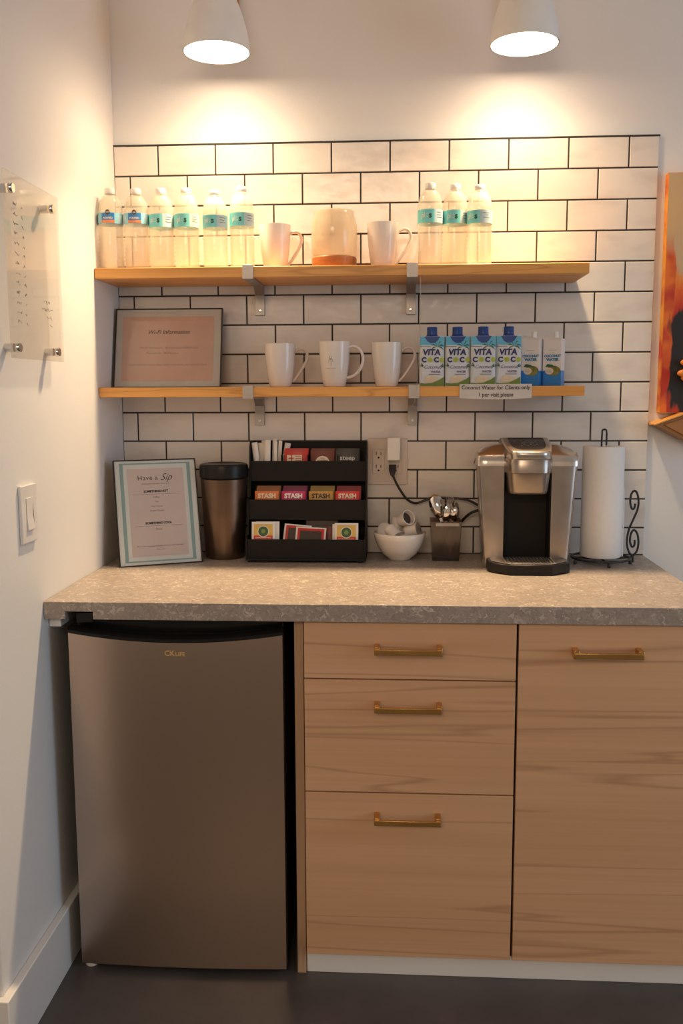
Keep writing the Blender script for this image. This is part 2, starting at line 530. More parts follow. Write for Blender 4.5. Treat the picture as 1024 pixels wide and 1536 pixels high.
def rect(b, x0, x1, z0, z1, y):
    v = [b.bm.verts.new(p) for p in ((x0, y, z0), (x1, y, z0), (x1, y, z1), (x0, y, z1))]
    b.face(v)
def poly(b, pts, y):
    b.face([b.bm.verts.new((x, y, z)) for x, z in pts])
def disc(b, cx, cz, rx, rz, y, n=24, a0=0.0, a1=2 * PI):
    poly(b, [(cx + rx * math.cos(a0 + (a1 - a0) * i / n), cz + rz * math.sin(a0 + (a1 - a0) * i / n)) for i in range(n + (0 if a1 - a0 > 6.28 else 1))], y)

FZ = 0.058      # floor level
XW = -0.559     # left wall face
WB = 0.008      # plaster of the back wall (tiles stand 8 mm proud of it)
CT = 0.914      # worktop level
S1, S2 = 1.3705, 1.666   # shelf tops

# ------------------------------------------------------------------ room
def struct(o, label, cat=None):
    return tag(o, label, cat, kind='structure')
b = B(); b.box(-3.0, 4.0, -5.5, 0.2, FZ - 0.06, FZ)
struct(b.out('floor', 'floor_vinyl', smooth=False), 'dark grey brown vinyl floor')
b = B(); b.box(XW - 0.15, 4.0, WB, 0.2, FZ, 2.75)
struct(b.out('wall_back', 'wall_paint', smooth=False), 'cream painted back wall behind the tiles')
b = B(); b.prism([(XW, WB), (XW, -0.915), (-3.0, -0.915), (-3.0, -0.80), (XW - 0.15, -0.80), (XW - 0.15, WB)], 'z', FZ, 2.75)
struct(b.out('wall_left', 'wall_paint', bevel=0.003, smooth=False), 'cream painted side wall on the left')
b = B(); b.box(-3.0, 4.0, -5.5, 0.2, 2.75, 2.83)
struct(b.out('ceiling', 'ceiling_paint', smooth=False), 'white ceiling')
# the baseboard runs along the left wall and turns the corner
b = B()
b.prism([(XW, -0.02), (XW + 0.018, -0.02), (XW + 0.018, -0.933), (-3.0, -0.933), (-3.0, -0.915), (XW, -0.915)], 'z', FZ, 0.2)
struct(b.out('baseboard_left', 'trim_paint', bevel=0.002), 'white baseboard along the left wall')

# tiled splashback
XT, ZT, PW, PH = 0.868, 2.0075, 0.154, 0.0784
b = B()
b.mi = 1
b.box(XW, XT - 0.001, 0.0022, WB, CT, ZT)
b.mi = 0
GR = 0.0034
row = 0
z = ZT - 0.0012
while z > CT + 0.01:
    z0 = max(z - PH + GR, CT + 0.002)
    x1 = XT
    first = True
    while x1 > XW + 0.004:
        wdt = PW * 0.5 if (first and row % 2 == 0) else PW
        x0 = max(x1 - wdt + GR, XW + 0.001)
        if x1 - x0 > 0.004:
            dj = random.uniform(-0.0004, 0.0004)
            d = 0.0016
            y1 = 0.0060
            A = [(x0, y1, z0), (x1, y1, z0), (x1, y1, z), (x0, y1, z)]
            Bq = [(x0 + .0003, 0.0012, z0 + .0003), (x1 - .0003, 0.0012, z0 + .0003), (x1 - .0003, 0.0012, z - .0003), (x0 + .0003, 0.0012, z - .0003)]
            Cq = [(x0 + d, dj, z0 + d), (x1 - d, dj, z0 + d), (x1 - d, dj, z - d), (x0 + d, dj, z - d)]
            b.loft([A, Bq, Cq])
        x1 = x1 - wdt
        first = False
    z -= PH
    row += 1
b.mi = 1
b.box(XW, XT + 0.0015, -0.0006, WB, ZT - 0.001, ZT + 0.0028)
struct(b.out('trim_1', ['tile_glaze', 'grout'], smooth=True, sharp=20), 'white glazed subway tile splashback with dark grout')

# ------------------------------------------------------------------ worktop
b = B()
b.prism([(XW + 0.001, 0.876), (-0.512, 0.876), (-0.512, 0.893), (-0.451, 0.893), (-0.451, 0.876), (0.866, 0.876), (0.866, CT), (XW + 0.001, CT)], 'y', -0.626, WB - 0.001)
o = b.out('countertop', 'worktop_laminate', bevel=0.0012)
tag(o, 'long speckled beige grey laminate countertop above the fridge and cabinets', 'countertop')
b = B(); b.box(XW + 0.002, -0.531, -0.60, -0.05, 0.853, 0.8755)
tag(b.out('support_cleat', 'trim_paint', bevel=0.001), 'small white support block on the left wall under the countertop end', 'bracket')

# ------------------------------------------------------------------ cabinets
def handle(par, cx, cz, yf):
    b = B()
    hw = 0.0705
    for s in (-1, 1):
        x = cx + s * (hw - 0.005)
        b.prism([(x - 0.006 if s < 0 else x - 0.0055, cz - 0.010), (x + 0.0055 if s < 0 else x + 0.006, cz - 0.010), (x + 0.0055 if s < 0 else x + 0.006, cz + 0.008), (x - 0.006 if s < 0 else x - 0.0055, cz + 0.008)], 'y', yf - 0.030, yf - 0.0002)
    b.box(cx - hw, cx + hw, yf - 0.034, yf - 0.027, cz - 0.0085, cz + 0.0035)
    return b.out('handle', 'brass', par, bevel=0.0012)
YF, YC = -0.615, -0.597
cab = thing('drawer_cabinet', 'pale oak drawer cabinet with three drawers beside the fridge', 'cabinet')
b = B()
b.box(0.0, 0.452, YC, 0.0, 0.113, 0.1205); b.box(0.0, 0.452, YC, 0.0, 0.868, 0.8755)
b.box(0.0, 0.016, YC, 0.0, 0.1205, 0.868); b.box(0.436, 0.452, YC, 0.0, 0.1205, 0.868); b.box(0.016, 0.436, -0.012, 0.0, 0.1205, 0.868)
b.out('carcass', 'matte_black', cab, smooth=False)
b = B(); b.box(-0.021, -0.0015, YC - 0.003, 0.0, FZ, 0.8755)
b.out('side_panel', 'oak_edge', cab, bevel=0.0008)
for i, (z0, z1, hz) in enumerate(((0.7505, 0.8735, 0.820), (0.4965, 0.7475, 0.694), (0.1145, 0.4935, 0.444))):
    b = B(); b.box(0.0015, 0.4505, YF, YC + 0.0005, z0, z1)
    d = b.out('drawer', 'oak_front_' + 'abc'[i], cab, bevel=0.0008)
    handle(d, 0.2235, hz, YF)
cab2 = thing('door_cabinet', 'pale oak cabinet with one tall door, right of the drawers', 'cabinet')
b = B()
b.box(0.4535, 0.866, YC, 0.0, 0.113, 0.1205); b.box(0.4535, 0.866, YC, 0.0, 0.868, 0.8755)
b.box(0.4535, 0.469, YC, 0.0, 0.1205, 0.868); b.box(0.85, 0.866, YC, 0.0, 0.1205, 0.868); b.box(0.469, 0.85, -0.012, 0.0, 0.1205, 0.868)
b.out('carcass', 'matte_black', cab2, smooth=False)
b = B(); b.box(0.4555, 0.8655, YF, YC + 0.0005, 0.1145, 0.8735)
d = b.out('door', 'oak_front_d', cab2, bevel=0.0008)
handle(d, 0.6365, 0.818, YF)
b = B(); b.box(0.0, 0.866, -0.595, -0.575, FZ, 0.112)
tag(b.out('toe_kick', 'trim_paint', bevel=0.001), 'white toe kick board under the oak cabinets', 'baseboard')

# ------------------------------------------------------------------ fridge
fr = thing('mini_fridge', 'stainless steel mini fridge under the countertop', 'fridge', (-0.2785, -0.30, FZ))
hw = 0.2335
def fz(z): return z - FZ
b = B(); b.box(-hw, hw, -0.262, 0.26, fz(0.085), fz(0.866))
b.out('body', 'fridge_black', fr, bevel=0.006)
NX = 24
def front_y(u):      # door front bulges slightly, u in -1..1
    return -0.312 - 0.007 * (1 - u * u)
def top_z(u):
    return fz(0.8445) - 0.018 * (1 - u * u)
rings = []
prof = []
b = B()
n = 10
bot = fz(0.069)
rows = []
for i in range(NX + 1):
    u = -1 + 2 * i / NX
    x = hw * u
    tz, fy = top_z(u), front_y(u)
    rr = 0.004
    rows.append([(x, fy + 0.03, bot), (x, fy + rr, bot), (x, fy, bot + rr), (x, fy, tz - 0.002), (x, fy + 0.002, tz), (x, fy + 0.03, tz)])
b.loft([[Vector(p) for p in r] for r in rows])
door = b.out('door', 'stainless', fr, bevel=0.0)
# black moulding: door edge and the cap over the top of the door
b = B()
rows = []
for i in range(NX + 1):
    u = -1 + 2 * i / NX
    x = (hw + 0.001) * u
    tz, fy = top_z(u), front_y(u)
    rows.append([Vector((x, fy - 0.003, tz + 0.0002)), Vector((x, fy - 0.003, tz + 0.006)), Vector((x, fy + 0.006, tz + 0.011)), Vector((x, fy + 0.0295, tz + 0.011)), Vector((x, fy + 0.0295, tz + 0.0002))])
b.loft(rows)
b.out('door_cap', 'black_plastic', door)
b = B(); b.box(-hw + 0.002, hw - 0.002, -0.297, -0.263, fz(0.066), fz(0.83))
b.out('gasket', 'matte_black', fr, bevel=0.002)
b = B(); b.box(-hw + 0.02, -hw + 0.058, -0.315, -0.24, fz(0.8665), fz(0.888)); b.lathe([(0, 0), (0.007, 0), (0.007, 0.018), (0, 0.018)], (-hw + 0.026, -0.308, fz(0.864)), 14)
b.out('hinge_cover', 'black_plastic', fr, bevel=0.002)
for sx_ in (-1, 1):
    for y_ in (-0.262, 0.23):
        b = B(); b.lathe([(0, 0), (0.014, 0), (0.016, 0.004), (0.016, 0.010), (0.009, 0.012), (0.009, 0.028), (0, 0.028)], (sx_ * (hw - 0.03), y_, 0), 16)
        b.out('foot', 'white_plastic' if (sx_ < 0 and y_ < 0) else 'black_plastic', fr, loc=(-0.014, -0.028, 0) if (sx_ < 0 and y_ < 0) else (0, 0, 0))
b = B()
me = txt('CK', 0.0165, align='LEFT', ext=0.0002, bold=0.0004); b.mesh(me, fn=lambda c: Vector((-0.021 + c.x, -0.3196 - c.z, fz(0.8015) + c.y)))
me = txt('LIFE', 0.0125, align='LEFT', ext=0.0002, bold=0.0002); b.mesh(me, fn=lambda c: Vector((0.0025 + c.x, -0.3196 - c.z, fz(0.800) + c.y)))
b.out('maker_lettering', 'gold_print', door)

# ------------------------------------------------------------------ shelves and brackets
def shelf(x1, ztop, th, label):
    b = B()
    b.box(XW + 0.001, x1, -0.20, -0.0015, ztop - th, ztop)
    return tag(b.out('wall_shelf', 'shelf_wood', bevel=0.0015), label, 'shelf', 'wooden wall shelves')
shelf(0.661, S2, 0.026, 'upper orange wood shelf holding the water bottles')
shelf(0.658, S1, 0.0248, 'lower orange wood shelf holding the coconut water cartons')
def bracket(cx, ztop, th, label):
    t = thing('shelf_bracket', label, 'bracket', (cx, 0, ztop), group='grey metal shelf brackets')
    hw = 0.0135; g = 0.0035
    zb = -th
    # strap: hook over the front edge, arm beneath, bent down against the wall
    b = B()
    pr = [(-0.190, 0.0002), (-0.190, g), (-0.2045, g), (-0.2045, zb - g - 0.001), (-0.008, zb - g - 0.001), (-0.008, zb - 0.0005), (-0.2006, zb - 0.0005), (-0.2006, 0.0002)]
    b.prism(pr, 'x', -hw, hw)
    b.out('arm', 'bracket_metal', t, bevel=0.0006)
    b = B(); b.box(-hw * .95, hw * .95, -0.0085, -0.0012, zb - 0.078, zb - g - 0.0012)
    b.prism([(-0.0085, zb - g - 0.0012), (-0.034, zb - g - 0.0012), (-0.0085, zb - 0.026)], 'x', -hw * .9, hw * .9)
    pl = b.out('wall_plate', 'bracket_metal', t, bevel=0.0006)
    b = B(); b.lathe([(0.0045, 0), (0.004, 0.0015), (0, 0.002)], (0, -0.0085, zb - 0.067), 14, Matrix.Rotation(R(90), 4, 'X'))
    b.out('screw', 'chrome', pl)
    return t
bracket(-0.1715, S2, 0.026, 'left grey metal bracket under the upper shelf')
bracket(0.2335, S2, 0.026, 'right grey metal bracket under the upper shelf')
bracket(-0.176, S1, 0.0248, 'left grey metal bracket under the lower shelf')
bracket(0.2395, S1, 0.0248, 'right grey metal bracket under the lower shelf')

# ------------------------------------------------------------------ wall lamps
def lamp(cx, label):
    t = thing('wall_lamp', label, 'lamp', (cx, WB, 2.178), group='white cone wall lamps')
    cy = -0.178
    n = 40
    out = [(0.082, 0.0), (0.0815, 0.012), (0.0785, 0.033), (0.073, 0.058), (0.0625, 0.092), (0.051, 0.120), (0.039, 0.142), (0.026, 0.160), (0.015, 0.170), (0.0, 0.174)]
    inn = [(r - 0.003 if r > 0.004 else 0, z - 0.003 if z > 0.01 else z) for r, z in out]
    b = B(); b.lathe(out + inn[::-1][0:], (0, cy, 0), n)
    b.out('shade', 'shade_white', t, sharp=60)
    b = B(); b.lathe([(0, 0.004), (0.0785, 0.004), (0.0785, 0.0065), (0, 0.0065)], (0, cy, 0), n)
    b.out('diffuser', 'lamp_glow', t)
    b = B(); b.box(-0.030, 0.030, -0.022, -0.0005, 0.052, 0.225)
    b.out('backplate', 'lamp_wood', t, bevel=0.004)
    b = B(); b.tube([(0, -0.022, 0.19), (0, -0.09, 0.215), (0, cy + 0.01, 0.215), (0, cy, 0.174)], 0.008, 12)
    b.out('arm', 'lamp_wood', t)
    b = B(); b.lathe([(0, 0), (0.018, 0), (0.016, 0.018), (0.008, 0.024), (0, 0.024)], (0, cy, 0.172), 20)
    b.out('collar', 'brass', t)
    for nm, pw, ang in (('bulb_beam', SPOT_W, 92), ('bulb_glow', WIDE_W, 160)):
        l = bpy.data.lights.new(nm, 'SPOT')
        l.energy = pw; l.color = LAMP_COL; l.spot_size = R(ang); l.spot_blend = 1.0; l.shadow_soft_size = 0.03
        lo = bpy.data.objects.new(nm, l); C.objects.link(lo)
        lo.parent = t; lo.location = (0, cy, -0.001)
        lo.rotation_euler = (R(-16) if nm == 'bulb_beam' else R(-6), 0, 0)
    return t
lamp(-0.244, 'white cone wall lamp with wooden backplate, the left one')
lamp(0.4975, 'white cone wall lamp above the tiles, the right one')

# ------------------------------------------------------------------ water bottles
def cyl_text(b, s, size, r, cz, ang, **kw):
    me = txt(s, size, **kw)
    b.mesh(me, fn=lambda c: Vector((r * math.sin(ang + c.x / r), -r * math.cos(ang + c.x / r), cz + c.y)))
def band(b, r, z0, z1, a0, a1, n=20):
    vs0 = [b.bm.verts.new((r * math.sin(a0 + (a1 - a0) * i / n), -r * math.cos(a0 + (a1 - a0) * i / n), z0)) for i in range(n + 1)]
    vs1 = [b.bm.verts.new((r * math.sin(a0 + (a1 - a0) * i / n), -r * math.cos(a0 + (a1 - a0) * i / n), z1)) for i in range(n + 1)]
    for i in range(n):
        b.face([vs0[i], vs0[i + 1], vs1[i + 1], vs1[i]])
def bottle(kind, label, loc, rz, group):
    t = thing('water_bottle', label, 'bottle', loc, rz, group)
    prof = [(0, 0.006), (0.012, 0.004), (0.024, 0.0), (0.031, 0.003), (0.0335, 0.010), (0.0335, 0.016)]
    z = 0.018
    while z < 0.096:
        prof += [(0.0322, z), (0.0338, z + 0.005)]
        z += 0.0105
    prof += [(0.0335, 0.102), (0.0330, 0.105), (0.0330, 0.135), (0.0336, 0.139), (0.0325, 0.150)]
    if kind == 'blue':
        prof = [(r, z * 0.985) for r, z in prof]
        prof += [(0.031, 0.163), (0.025, 0.174), (0.017, 0.183), (0.0125, 0.188), (0.0125, 0.193)]
        top = 0.193
    else:
        prof += [(0.0295, 0.166), (0.0245, 0.176), (0.0175, 0.185), (0.0128, 0.189), (0.0125, 0.193)]
        top = 0.193
    b = B(); b.lathe(prof, (0, 0, 0), 36)
    b.out('bottle_body', 'clear_bottle', t, sharp=80)
    b = B(); b.lathe([(0, 0.009), (0.028, 0.006), (0.0312, 0.012), (0.0312, 0.150), (0.026, 0.168), (0.016, 0.180), (0, 0.1801)], (0, 0, 0), 28)
    b.out('water', 'bottle_water', t, sharp=80)
    b = B(); cap = [(0.0135, top - 0.006), (0.0140, top - 0.004), (0.0140, top + 0.006), (0.0128, top + 0.008), (0, top + 0.008)]
    b.lathe(cap, (0, 0, 0), 28); b.out('cap', 'white_plastic', t)
    b = B()
    r = 0.0338
    if kind == 'teal':
        z0, z1 = 0.103, 0.135
        b.mi = 0; band(b, r, z0, z1, R(-75), R(18))
        b.mi = 1; band(b, r, z0, z1, R(18), R(95))
        b.mi = 0; band(b, r, z0, z1, R(95), R(285), 30)
        lab = b.out('label_wrap', ['label_teal', 'label_pale'], t, normals=False)
        b = B(); b.mi = 0; cyl_text(b, 'pl', 0.017, r + 0.0004, 0.1205, R(-33), bold=0.0003); b.mi = 1; cyl_text(b, 's', 0.020, r + 0.0004, 0.120, R(-1), bold=0.0008)
        b.mi = 0
        for dz in (-0.0035, 0.0035): 
            band(b, r + 0.0004, 0.120 + dz - 0.0012, 0.120 + dz + 0.0012, R(-17.5), R(-13), 2)
        b.mi = 2
        for k in range(3): band(b, r + 0.0004, 0.115 + k * 0.006, 0.1163 + k * 0.006, R(32), R(32 + 32 - 7 * (k % 2)), 6)
        b.out('print', ['label_white', 'palm_green', 'ink_grey'], lab, normals=False)
    else:
        z0, z1 = 0.112, 0.138
        b.mi = 0; band(b, r, z0, z1, R(-180), R(180), 48)
        lab = b.out('label_wrap', 'label_sky', t, normals=False)
        b = B(); b.mi = 0; band(b, r + 0.0003, 0.120, 0.1375, R(-30), R(30)); b.mi = 1; band(b, r + 0.0003, 0.113, 0.120, R(-30), R(30))
        b.mi = 4
        for a in (-70, 48): band(b, r + 0.0003, 0.114, 0.132, R(a), R(a + 26), 6)
        b.mi = 2; cyl_text(b, 'PURIFIED', 0.0066, r + 0.0007, 0.1245, 0, bold=0.0002); cyl_text(b, 'DRINKING WATER', 0.0032, r + 0.0007, 0.1165, 0)
        b.mi = 3
        n = 20
        vs = []
        for k in range(n):
            a = 2 * PI * k / n; x = 0.0062 * math.cos(a); q = r + 0.0009
            vs.append(b.bm.verts.new((q * math.sin(x / q), -q * math.cos(x / q), 0.1385 + 0.0062 * math.sin(a))))
        b.face(vs)
        b.mi = 4; band(b, r + 0.0012, 0.1375, 0.1395, R(-6), R(6), 4)
        b.out('print', ['label_blue', 'label_orange', 'label_white', 'label_brown', 'label_pale'], lab, normals=False)
    for ch in t.children: ch.scale = (0.93, 0.93, 1.0)
    return t
BG = 'clear water bottles on the upper shelf'
bb = bottle('blue', 'water bottle with blue and orange label, against the left wall', (-0.5268, -0.150, S2), 0.06, BG)
dup(bb, (-0.4630, -0.142, S2), 'water bottle with blue and orange label, second from the left wall', 0.10)
tb = bottle('teal', 'teal label water bottle right beside the blue and orange label bottles', (-0.3995, -0.140, S2), 0.0, BG)
dup(tb, (-0.3355, -0.138, S2), 'teal label water bottle, second teal one counted from the left wall', 0.12)
dup(tb, (-0.259, -0.158, S2), 'teal label water bottle with lower label, third teal one from the left wall', 0.0).scale = (1.0, 1.0, 0.945)
dup(tb, (-0.194, -0.142, S2), 'teal label water bottle just left of the white mug on the upper shelf', 0.05)
dup(tb, (0.2775, -0.148, S2), 'teal label water bottle directly above the right shelf bracket', 0.0)
dup(tb, (0.3400, -0.132, S2), 'teal label water bottle in the middle of the right trio', 0.05)
dup(tb, (0.3985, -0.156, S2), 'rightmost water bottle on the upper shelf, with teal label', -0.35).scale = (1, 1, 0.96)

# ------------------------------------------------------------------ mugs
def mug(label, loc, rz, h, logo=False, kind=0, group='white ceramic mugs on the shelves'):
    t = thing('coffee_mug', label, 'mug', loc, rz, group)
    R0, k = 0.0405, h / 0.112
    o_ = [(0, 0.001), (0.026, 0.0), (0.0285, 0.003), (0.031, 0.015), (0.0345, 0.035), (0.0375, 0.060), (0.0395, 0.090), (R0, 0.112)]
    i_ = [(0.0385, 0.1125), (0.0368, 0.095), (0.034, 0.055), (0.029, 0.018), (0.02, 0.008), (0, 0.007)]
    b = B(); b.lathe([(r, z * k) for r, z in o_ + i_], (0, 0, 0), 48)
    body = b.out('body', 'ceramic', t, sharp=70)
    if kind == 1:
        pts = [(0.036, 0.097), (0.047, 0.101), (0.060, 0.098), (0.070, 0.087), (0.074, 0.072), (0.072, 0.056), (0.064, 0.040), (0.052, 0.029), (0.040, 0.024), (0.032, 0.022)]
    else:
        pts = [(0.036, 0.088), (0.044, 0.096), (0.054, 0.100), (0.064, 0.098), (0.071, 0.090), (0.073, 0.079), (0.069, 0.066), (0.060, 0.050), (0.049, 0.034), (0.040, 0.022), (0.031, 0.014)]
    P = []
    for i in range(len(pts) - 1):
        for j in range(3):
            f = j / 3
            p0, p1 = pts[max(i - 1, 0)], pts[i]
            p2, p3 = pts[i + 1], pts[min(i + 2, len(pts) - 1)]
            q = []
            for a in (0, 1):
                q.append(0.5 * (2 * p1[a] + (p2[a] - p0[a]) * f + (2 * p0[a] - 5 * p1[a] + 4 * p2[a] - p3[a]) * f * f + (3 * p1[a] - p0[a] - 3 * p2[a] + p3[a]) * f ** 3))
            P.append((q[0], 0, q[1] * k))
    P.append((pts[-1][0], 0, pts[-1][1] * k))
    b = B(); b.tube(P, 0.0055, 12, 0.72)
    b.out('handle', 'ceramic', t, sharp=80)
    if logo:
        b = B()
        def on(x, z):
            q = 0.0388 + (z - 0.075) * 0.10
            return (q * math.sin(x / q - 0.10), -q * math.cos(x / q - 0.10), z)
        for s in (-1, 1):
            b.tube([on(s * 0.006 * math.cos(a) * (1 - a / 5), 0.062 + 0.005 * a + 0.004 * math.sin(a * 2)) for a in [i * 0.35 for i in range(10)]], 0.0004, 5)
        b.tube([on(0, 0.052), on(0.001, 0.062), on(0, 0.072)], 0.0004, 5)
        for q in range(-5, 6):
            b.tube([on(q * 0.0024 - 0.0008, 0.047), on(q * 0.0024 + 0.0008, 0.047)], 0.0004, 5)
        b.out('logo', 'ink_faint', body)
    return t
mug('white mug on the upper shelf, right of the six bottles', (-0.1155, -0.105, S2), R(28), 0.113, kind=0)
mug('white mug on the upper shelf, right of the jar', (0.160, -0.105, S2), R(12), 0.114, kind=0)
mug('white mug on the lower shelf, nearest the framed pink sign', (-0.1065, -0.10, S1), R(20), 0.111)
mug('white mug with small grey printed emblem, middle of the lower shelf row', (0.036, -0.115, S1), R(-5), 0.1145, logo=True, kind=1)
mug('white mug on the lower shelf, nearest the coconut water cartons', (0.1705, -0.105, S1), R(5), 0.112)

# ------------------------------------------------------------------ jar on the upper shelf
t = thing('glass_jar', 'hazy glass jar with wooden base between the two upper mugs', 'jar', (0.036, -0.105, S2))
b = B(); b.lathe([(0, 0), (0.054, 0), (0.0565, 0.004), (0.0575, 0.028), (0.055, 0.031), (0, 0.031)], (0, 0, 0), 48)
b.out('wooden_base', 'jar_wood', t)
b = B(); b.lathe([(0.0535, 0.0312), (0.0575, 0.036), (0.0578, 0.110), (0.0545, 0.128), (0.0515, 0.134), (0.0515, 0.143), (0.049, 0.145), (0.0, 0.146), (0.0, 0.1435), (0.048, 0.1425), (0.0485, 0.133), (0.0515, 0.126), (0.0548, 0.108), (0.0545, 0.038), (0.051, 0.0325)], (0, 0, 0), 48)
b.out('glass', 'jar_glass', t, sharp=60)

# ------------------------------------------------------------------ cartons
def coco(cx, yf, label, rz=0.0, first=None):
    if first: return dup(first, (cx, yf, S1), label, rz)
    t = thing('coconut_water_carton', label, 'carton', (cx, yf, S1), rz, 'blue coconut water cartons')
    hw, dp, h, c = 0.031, 0.048, 0.125, 0.008
    def ring(z, w_, c_, d0=0.0, d1=None):
        d1 = dp if d1 is None else d1
        return [(-w_ + c_, d0, z), (w_ - c_, d0, z), (w_, d0 + c_, z), (w_, d1 - c_, z), (w_ - c_, d1, z), (-w_ + c_, d1, z), (-w_, d1 - c_, z), (-w_, d0 + c_, z)]
    b = B(); b.mi = 0
    b.loft([ring(0, hw, 0.001), ring(0.030, hw, 0.006), ring(0.062, hw, 0.009), ring(0.095, hw, 0.006), ring(h, hw - 0.0005, 0.001)])
    body = b.out('carton_body', 'carton_white', t, sharp=25)
    b = B(); b.mi = 0
    # cyan roof wrapping over the shoulder, blue folded collar, side wedges
    y = -0.0006
    poly(b, [(-0.0305, 0.124), (-0.0305, 0.103), (0.0, 0.103), (0.0305, 0.097), (0.0305, 0.124)], y)
    b.mi = 1
    poly(b, [(-0.020, 0.1245), (-0.013, 0.113), (-0.005, 0.108), (0.005, 0.108), (0.013, 0.113), (0.020, 0.1245)], y - 0.0004)
    b.mi = 2
    for (cx_, cz_, sgn) in ((0.013, 0.100, 1), (-0.029, 0.052, 1), (0.029, 0.050, -1)):
        for a in (-20, 15, 60, 120, 160, 200):
            ca, sa = math.cos(R(a)), math.sin(R(a))
            L = 0.019 if cx_ == 0.013 else 0.009
            pts = [(cx_, cz_ - 0.001), (cx_ + ca * L * .55, cz_ + sa * L * .55 + 0.0025), (cx_ + ca * L, cz_ + sa * L - 0.004), (cx_ + ca * L * .5, cz_ + sa * L * .5 - 0.001)]
            pts = [(max(-0.0305, min(0.0305, p)), q) for p, q in pts]
            poly(b, pts, y - 0.0003)
    b.mi = 3
    poly(b, [(-0.030, 0.001), (0.030, 0.001), (0.030, 0.024), (0.018, 0.016), (0.002, 0.009), (-0.016, 0.007), (-0.030, 0.009)], y - 0.0003)
    b.mi = 4
    poly(b, [(-0.016, 0.008), (0.003, 0.010), (0.018, 0.017), (0.012, 0.024), (-0.004, 0.028), (-0.017, 0.023), (-0.020, 0.014)], y - 0.0006)
    b.mi = 5
    disc(b, -0.005, 0.0665, 0.0062, 0.0062, y - 0.0008); disc(b, 0.0245, 0.0662, 0.0052, 0.0062, y - 0.0008)
    b.mi = 6
    put(b, 'VITA', 0.0205, -0.002, 0.0845, y - 0.0008, bold=0.0009, shear=0.1)
    put(b, 'C', 0.0170, -0.0205, 0.066, y - 0.0008, bold=0.0010); put(b, 'C', 0.0170, 0.0105, 0.066, y - 0.0008, bold=0.0010)
    b.mi = 7
    put(b, 'Coconut', 0.0125, 0.0, 0.0485, y - 0.0008, shear=0.35, space=0.95)
    put(b, 'WATER', 0.0068, 0.009, 0.0365, y - 0.0008, bold=0.0003)
    b.mi = 8
    rect(b, -0.008, 0.020, 0.0295, 0.0308, y - 0.0008)
    rect(b, -0.0305, -0.004, 0.0985, 0.1000, y - 0.0002)
    b.out('artwork', ['carton_cyan', 'carton_blue', 'palm_green', 'leaf_green', 'cream', 'lime', 'navy_ink', 'purple_ink', 'ink_grey'], body, smooth=False, normals=False)
    b = B()
    b.lathe([(0.0, 0), (0.0165, 0.0), (0.0135, 0.004), (0.0130, 0.006), (0.0130, 0.022), (0.0120, 0.0235), (0, 0.0235)], (0, dp * 0.32, h), 28)
    b.out('cap', 'carton_blue', t)
    return t
c0 = coco(0.2855, -0.150, 'blue capped coconut water carton, next to the white mugs')
coco(0.3500, -0.150, 'blue capped coconut water carton, second from the white mugs', 0.04, c0)
coco(0.4135, -0.154, 'blue capped coconut water carton, third from the white mugs', -0.02, c0)
coco(0.4770, -0.151, 'blue capped coconut water carton, next to the plain white cartons', -0.05, c0)
def white_carton(cx, yf, rz, label, first=None):
    if first: return dup(first, (cx, yf, S1), label, rz)
    t = thing('coconut_water_carton', label, 'carton', (cx, yf, S1), rz, 'white coconut water cartons')
    hw, dp, h = 0.0235, 0.034, 0.125
    b = B()
    b.mi = 0
    b.loft([[(-hw, 0, z), (hw, 0, z), (hw, dp, z), (-hw, dp, z)] if z < 0.13 else [] for z in (0.0, 0.038)], cap=True)
    b.mi = 1
    b.loft([[(-hw, 0, z), (hw, 0, z), (hw, dp, z), (-hw, dp, z)] for z in (0.0381, 0.113)] + [[(-hw + 0.002, 0.006, 0.126), (hw - 0.001, 0.006, 0.118), (hw - 0.001, dp - 0.002, 0.118), (-hw + 0.002, dp - 0.002, 0.126)]])
    body = b.out('carton_body', ['bright_blue', 'white_carton'], t, bevel=0.001)
    b = B(); y = -0.0008
    b.mi = 0
    put(b, 'COCONUT', 0.0082, 0.001, 0.0745, y, bold=0.0006); put(b, 'WATER', 0.0090, 0.001, 0.0655, y, bold=0.0006)
    b.mi = 1
    put(b, '100%', 0.005, 0.001, 0.082, y); rect(b, -0.010, 0.012, 0.0885, 0.0897, y); rect(b, -0.007, 0.009, 0.0568, 0.0576, y)
    b.mi = 2
    disc(b, 0.004, 0.038, 0.0175, 0.0125, y, 28)
    b.mi = 3
    disc(b, -0.006, 0.037, 0.0105, 0.0085, y - 0.0004, 24)
    b.mi = 1
    disc(b, -0.007, 0.0368, 0.0065, 0.0052, y - 0.0008, 24)
    b.mi = 4
    poly(b, [(-0.017, 0.048), (-0.011, 0.055), (0.002, 0.053), (0.006, 0.049), (-0.006, 0.047)], y - 0.0004)
    b.out('artwork', ['blue_ink', 'mat_grey', 'husk', 'cream', 'palm_green'], body, smooth=False, normals=False)
    b = B(); b.lathe([(0, -0.004), (0.0075, -0.004), (0.0065, 0.003), (0.0062, 0.0125), (0, 0.0125)], (0.004, 0.017, 0.123), 20)
    b.out('spout', 'white_plastic', t)
    return t
w0 = white_carton(0.5325, -0.138, R(-24), 'white coconut water carton with blue base, beside the blue capped cartons')
white_carton(0.5865, -0.140, R(-24), 'white coconut water carton with blue base, at the right end of the shelf', w0)

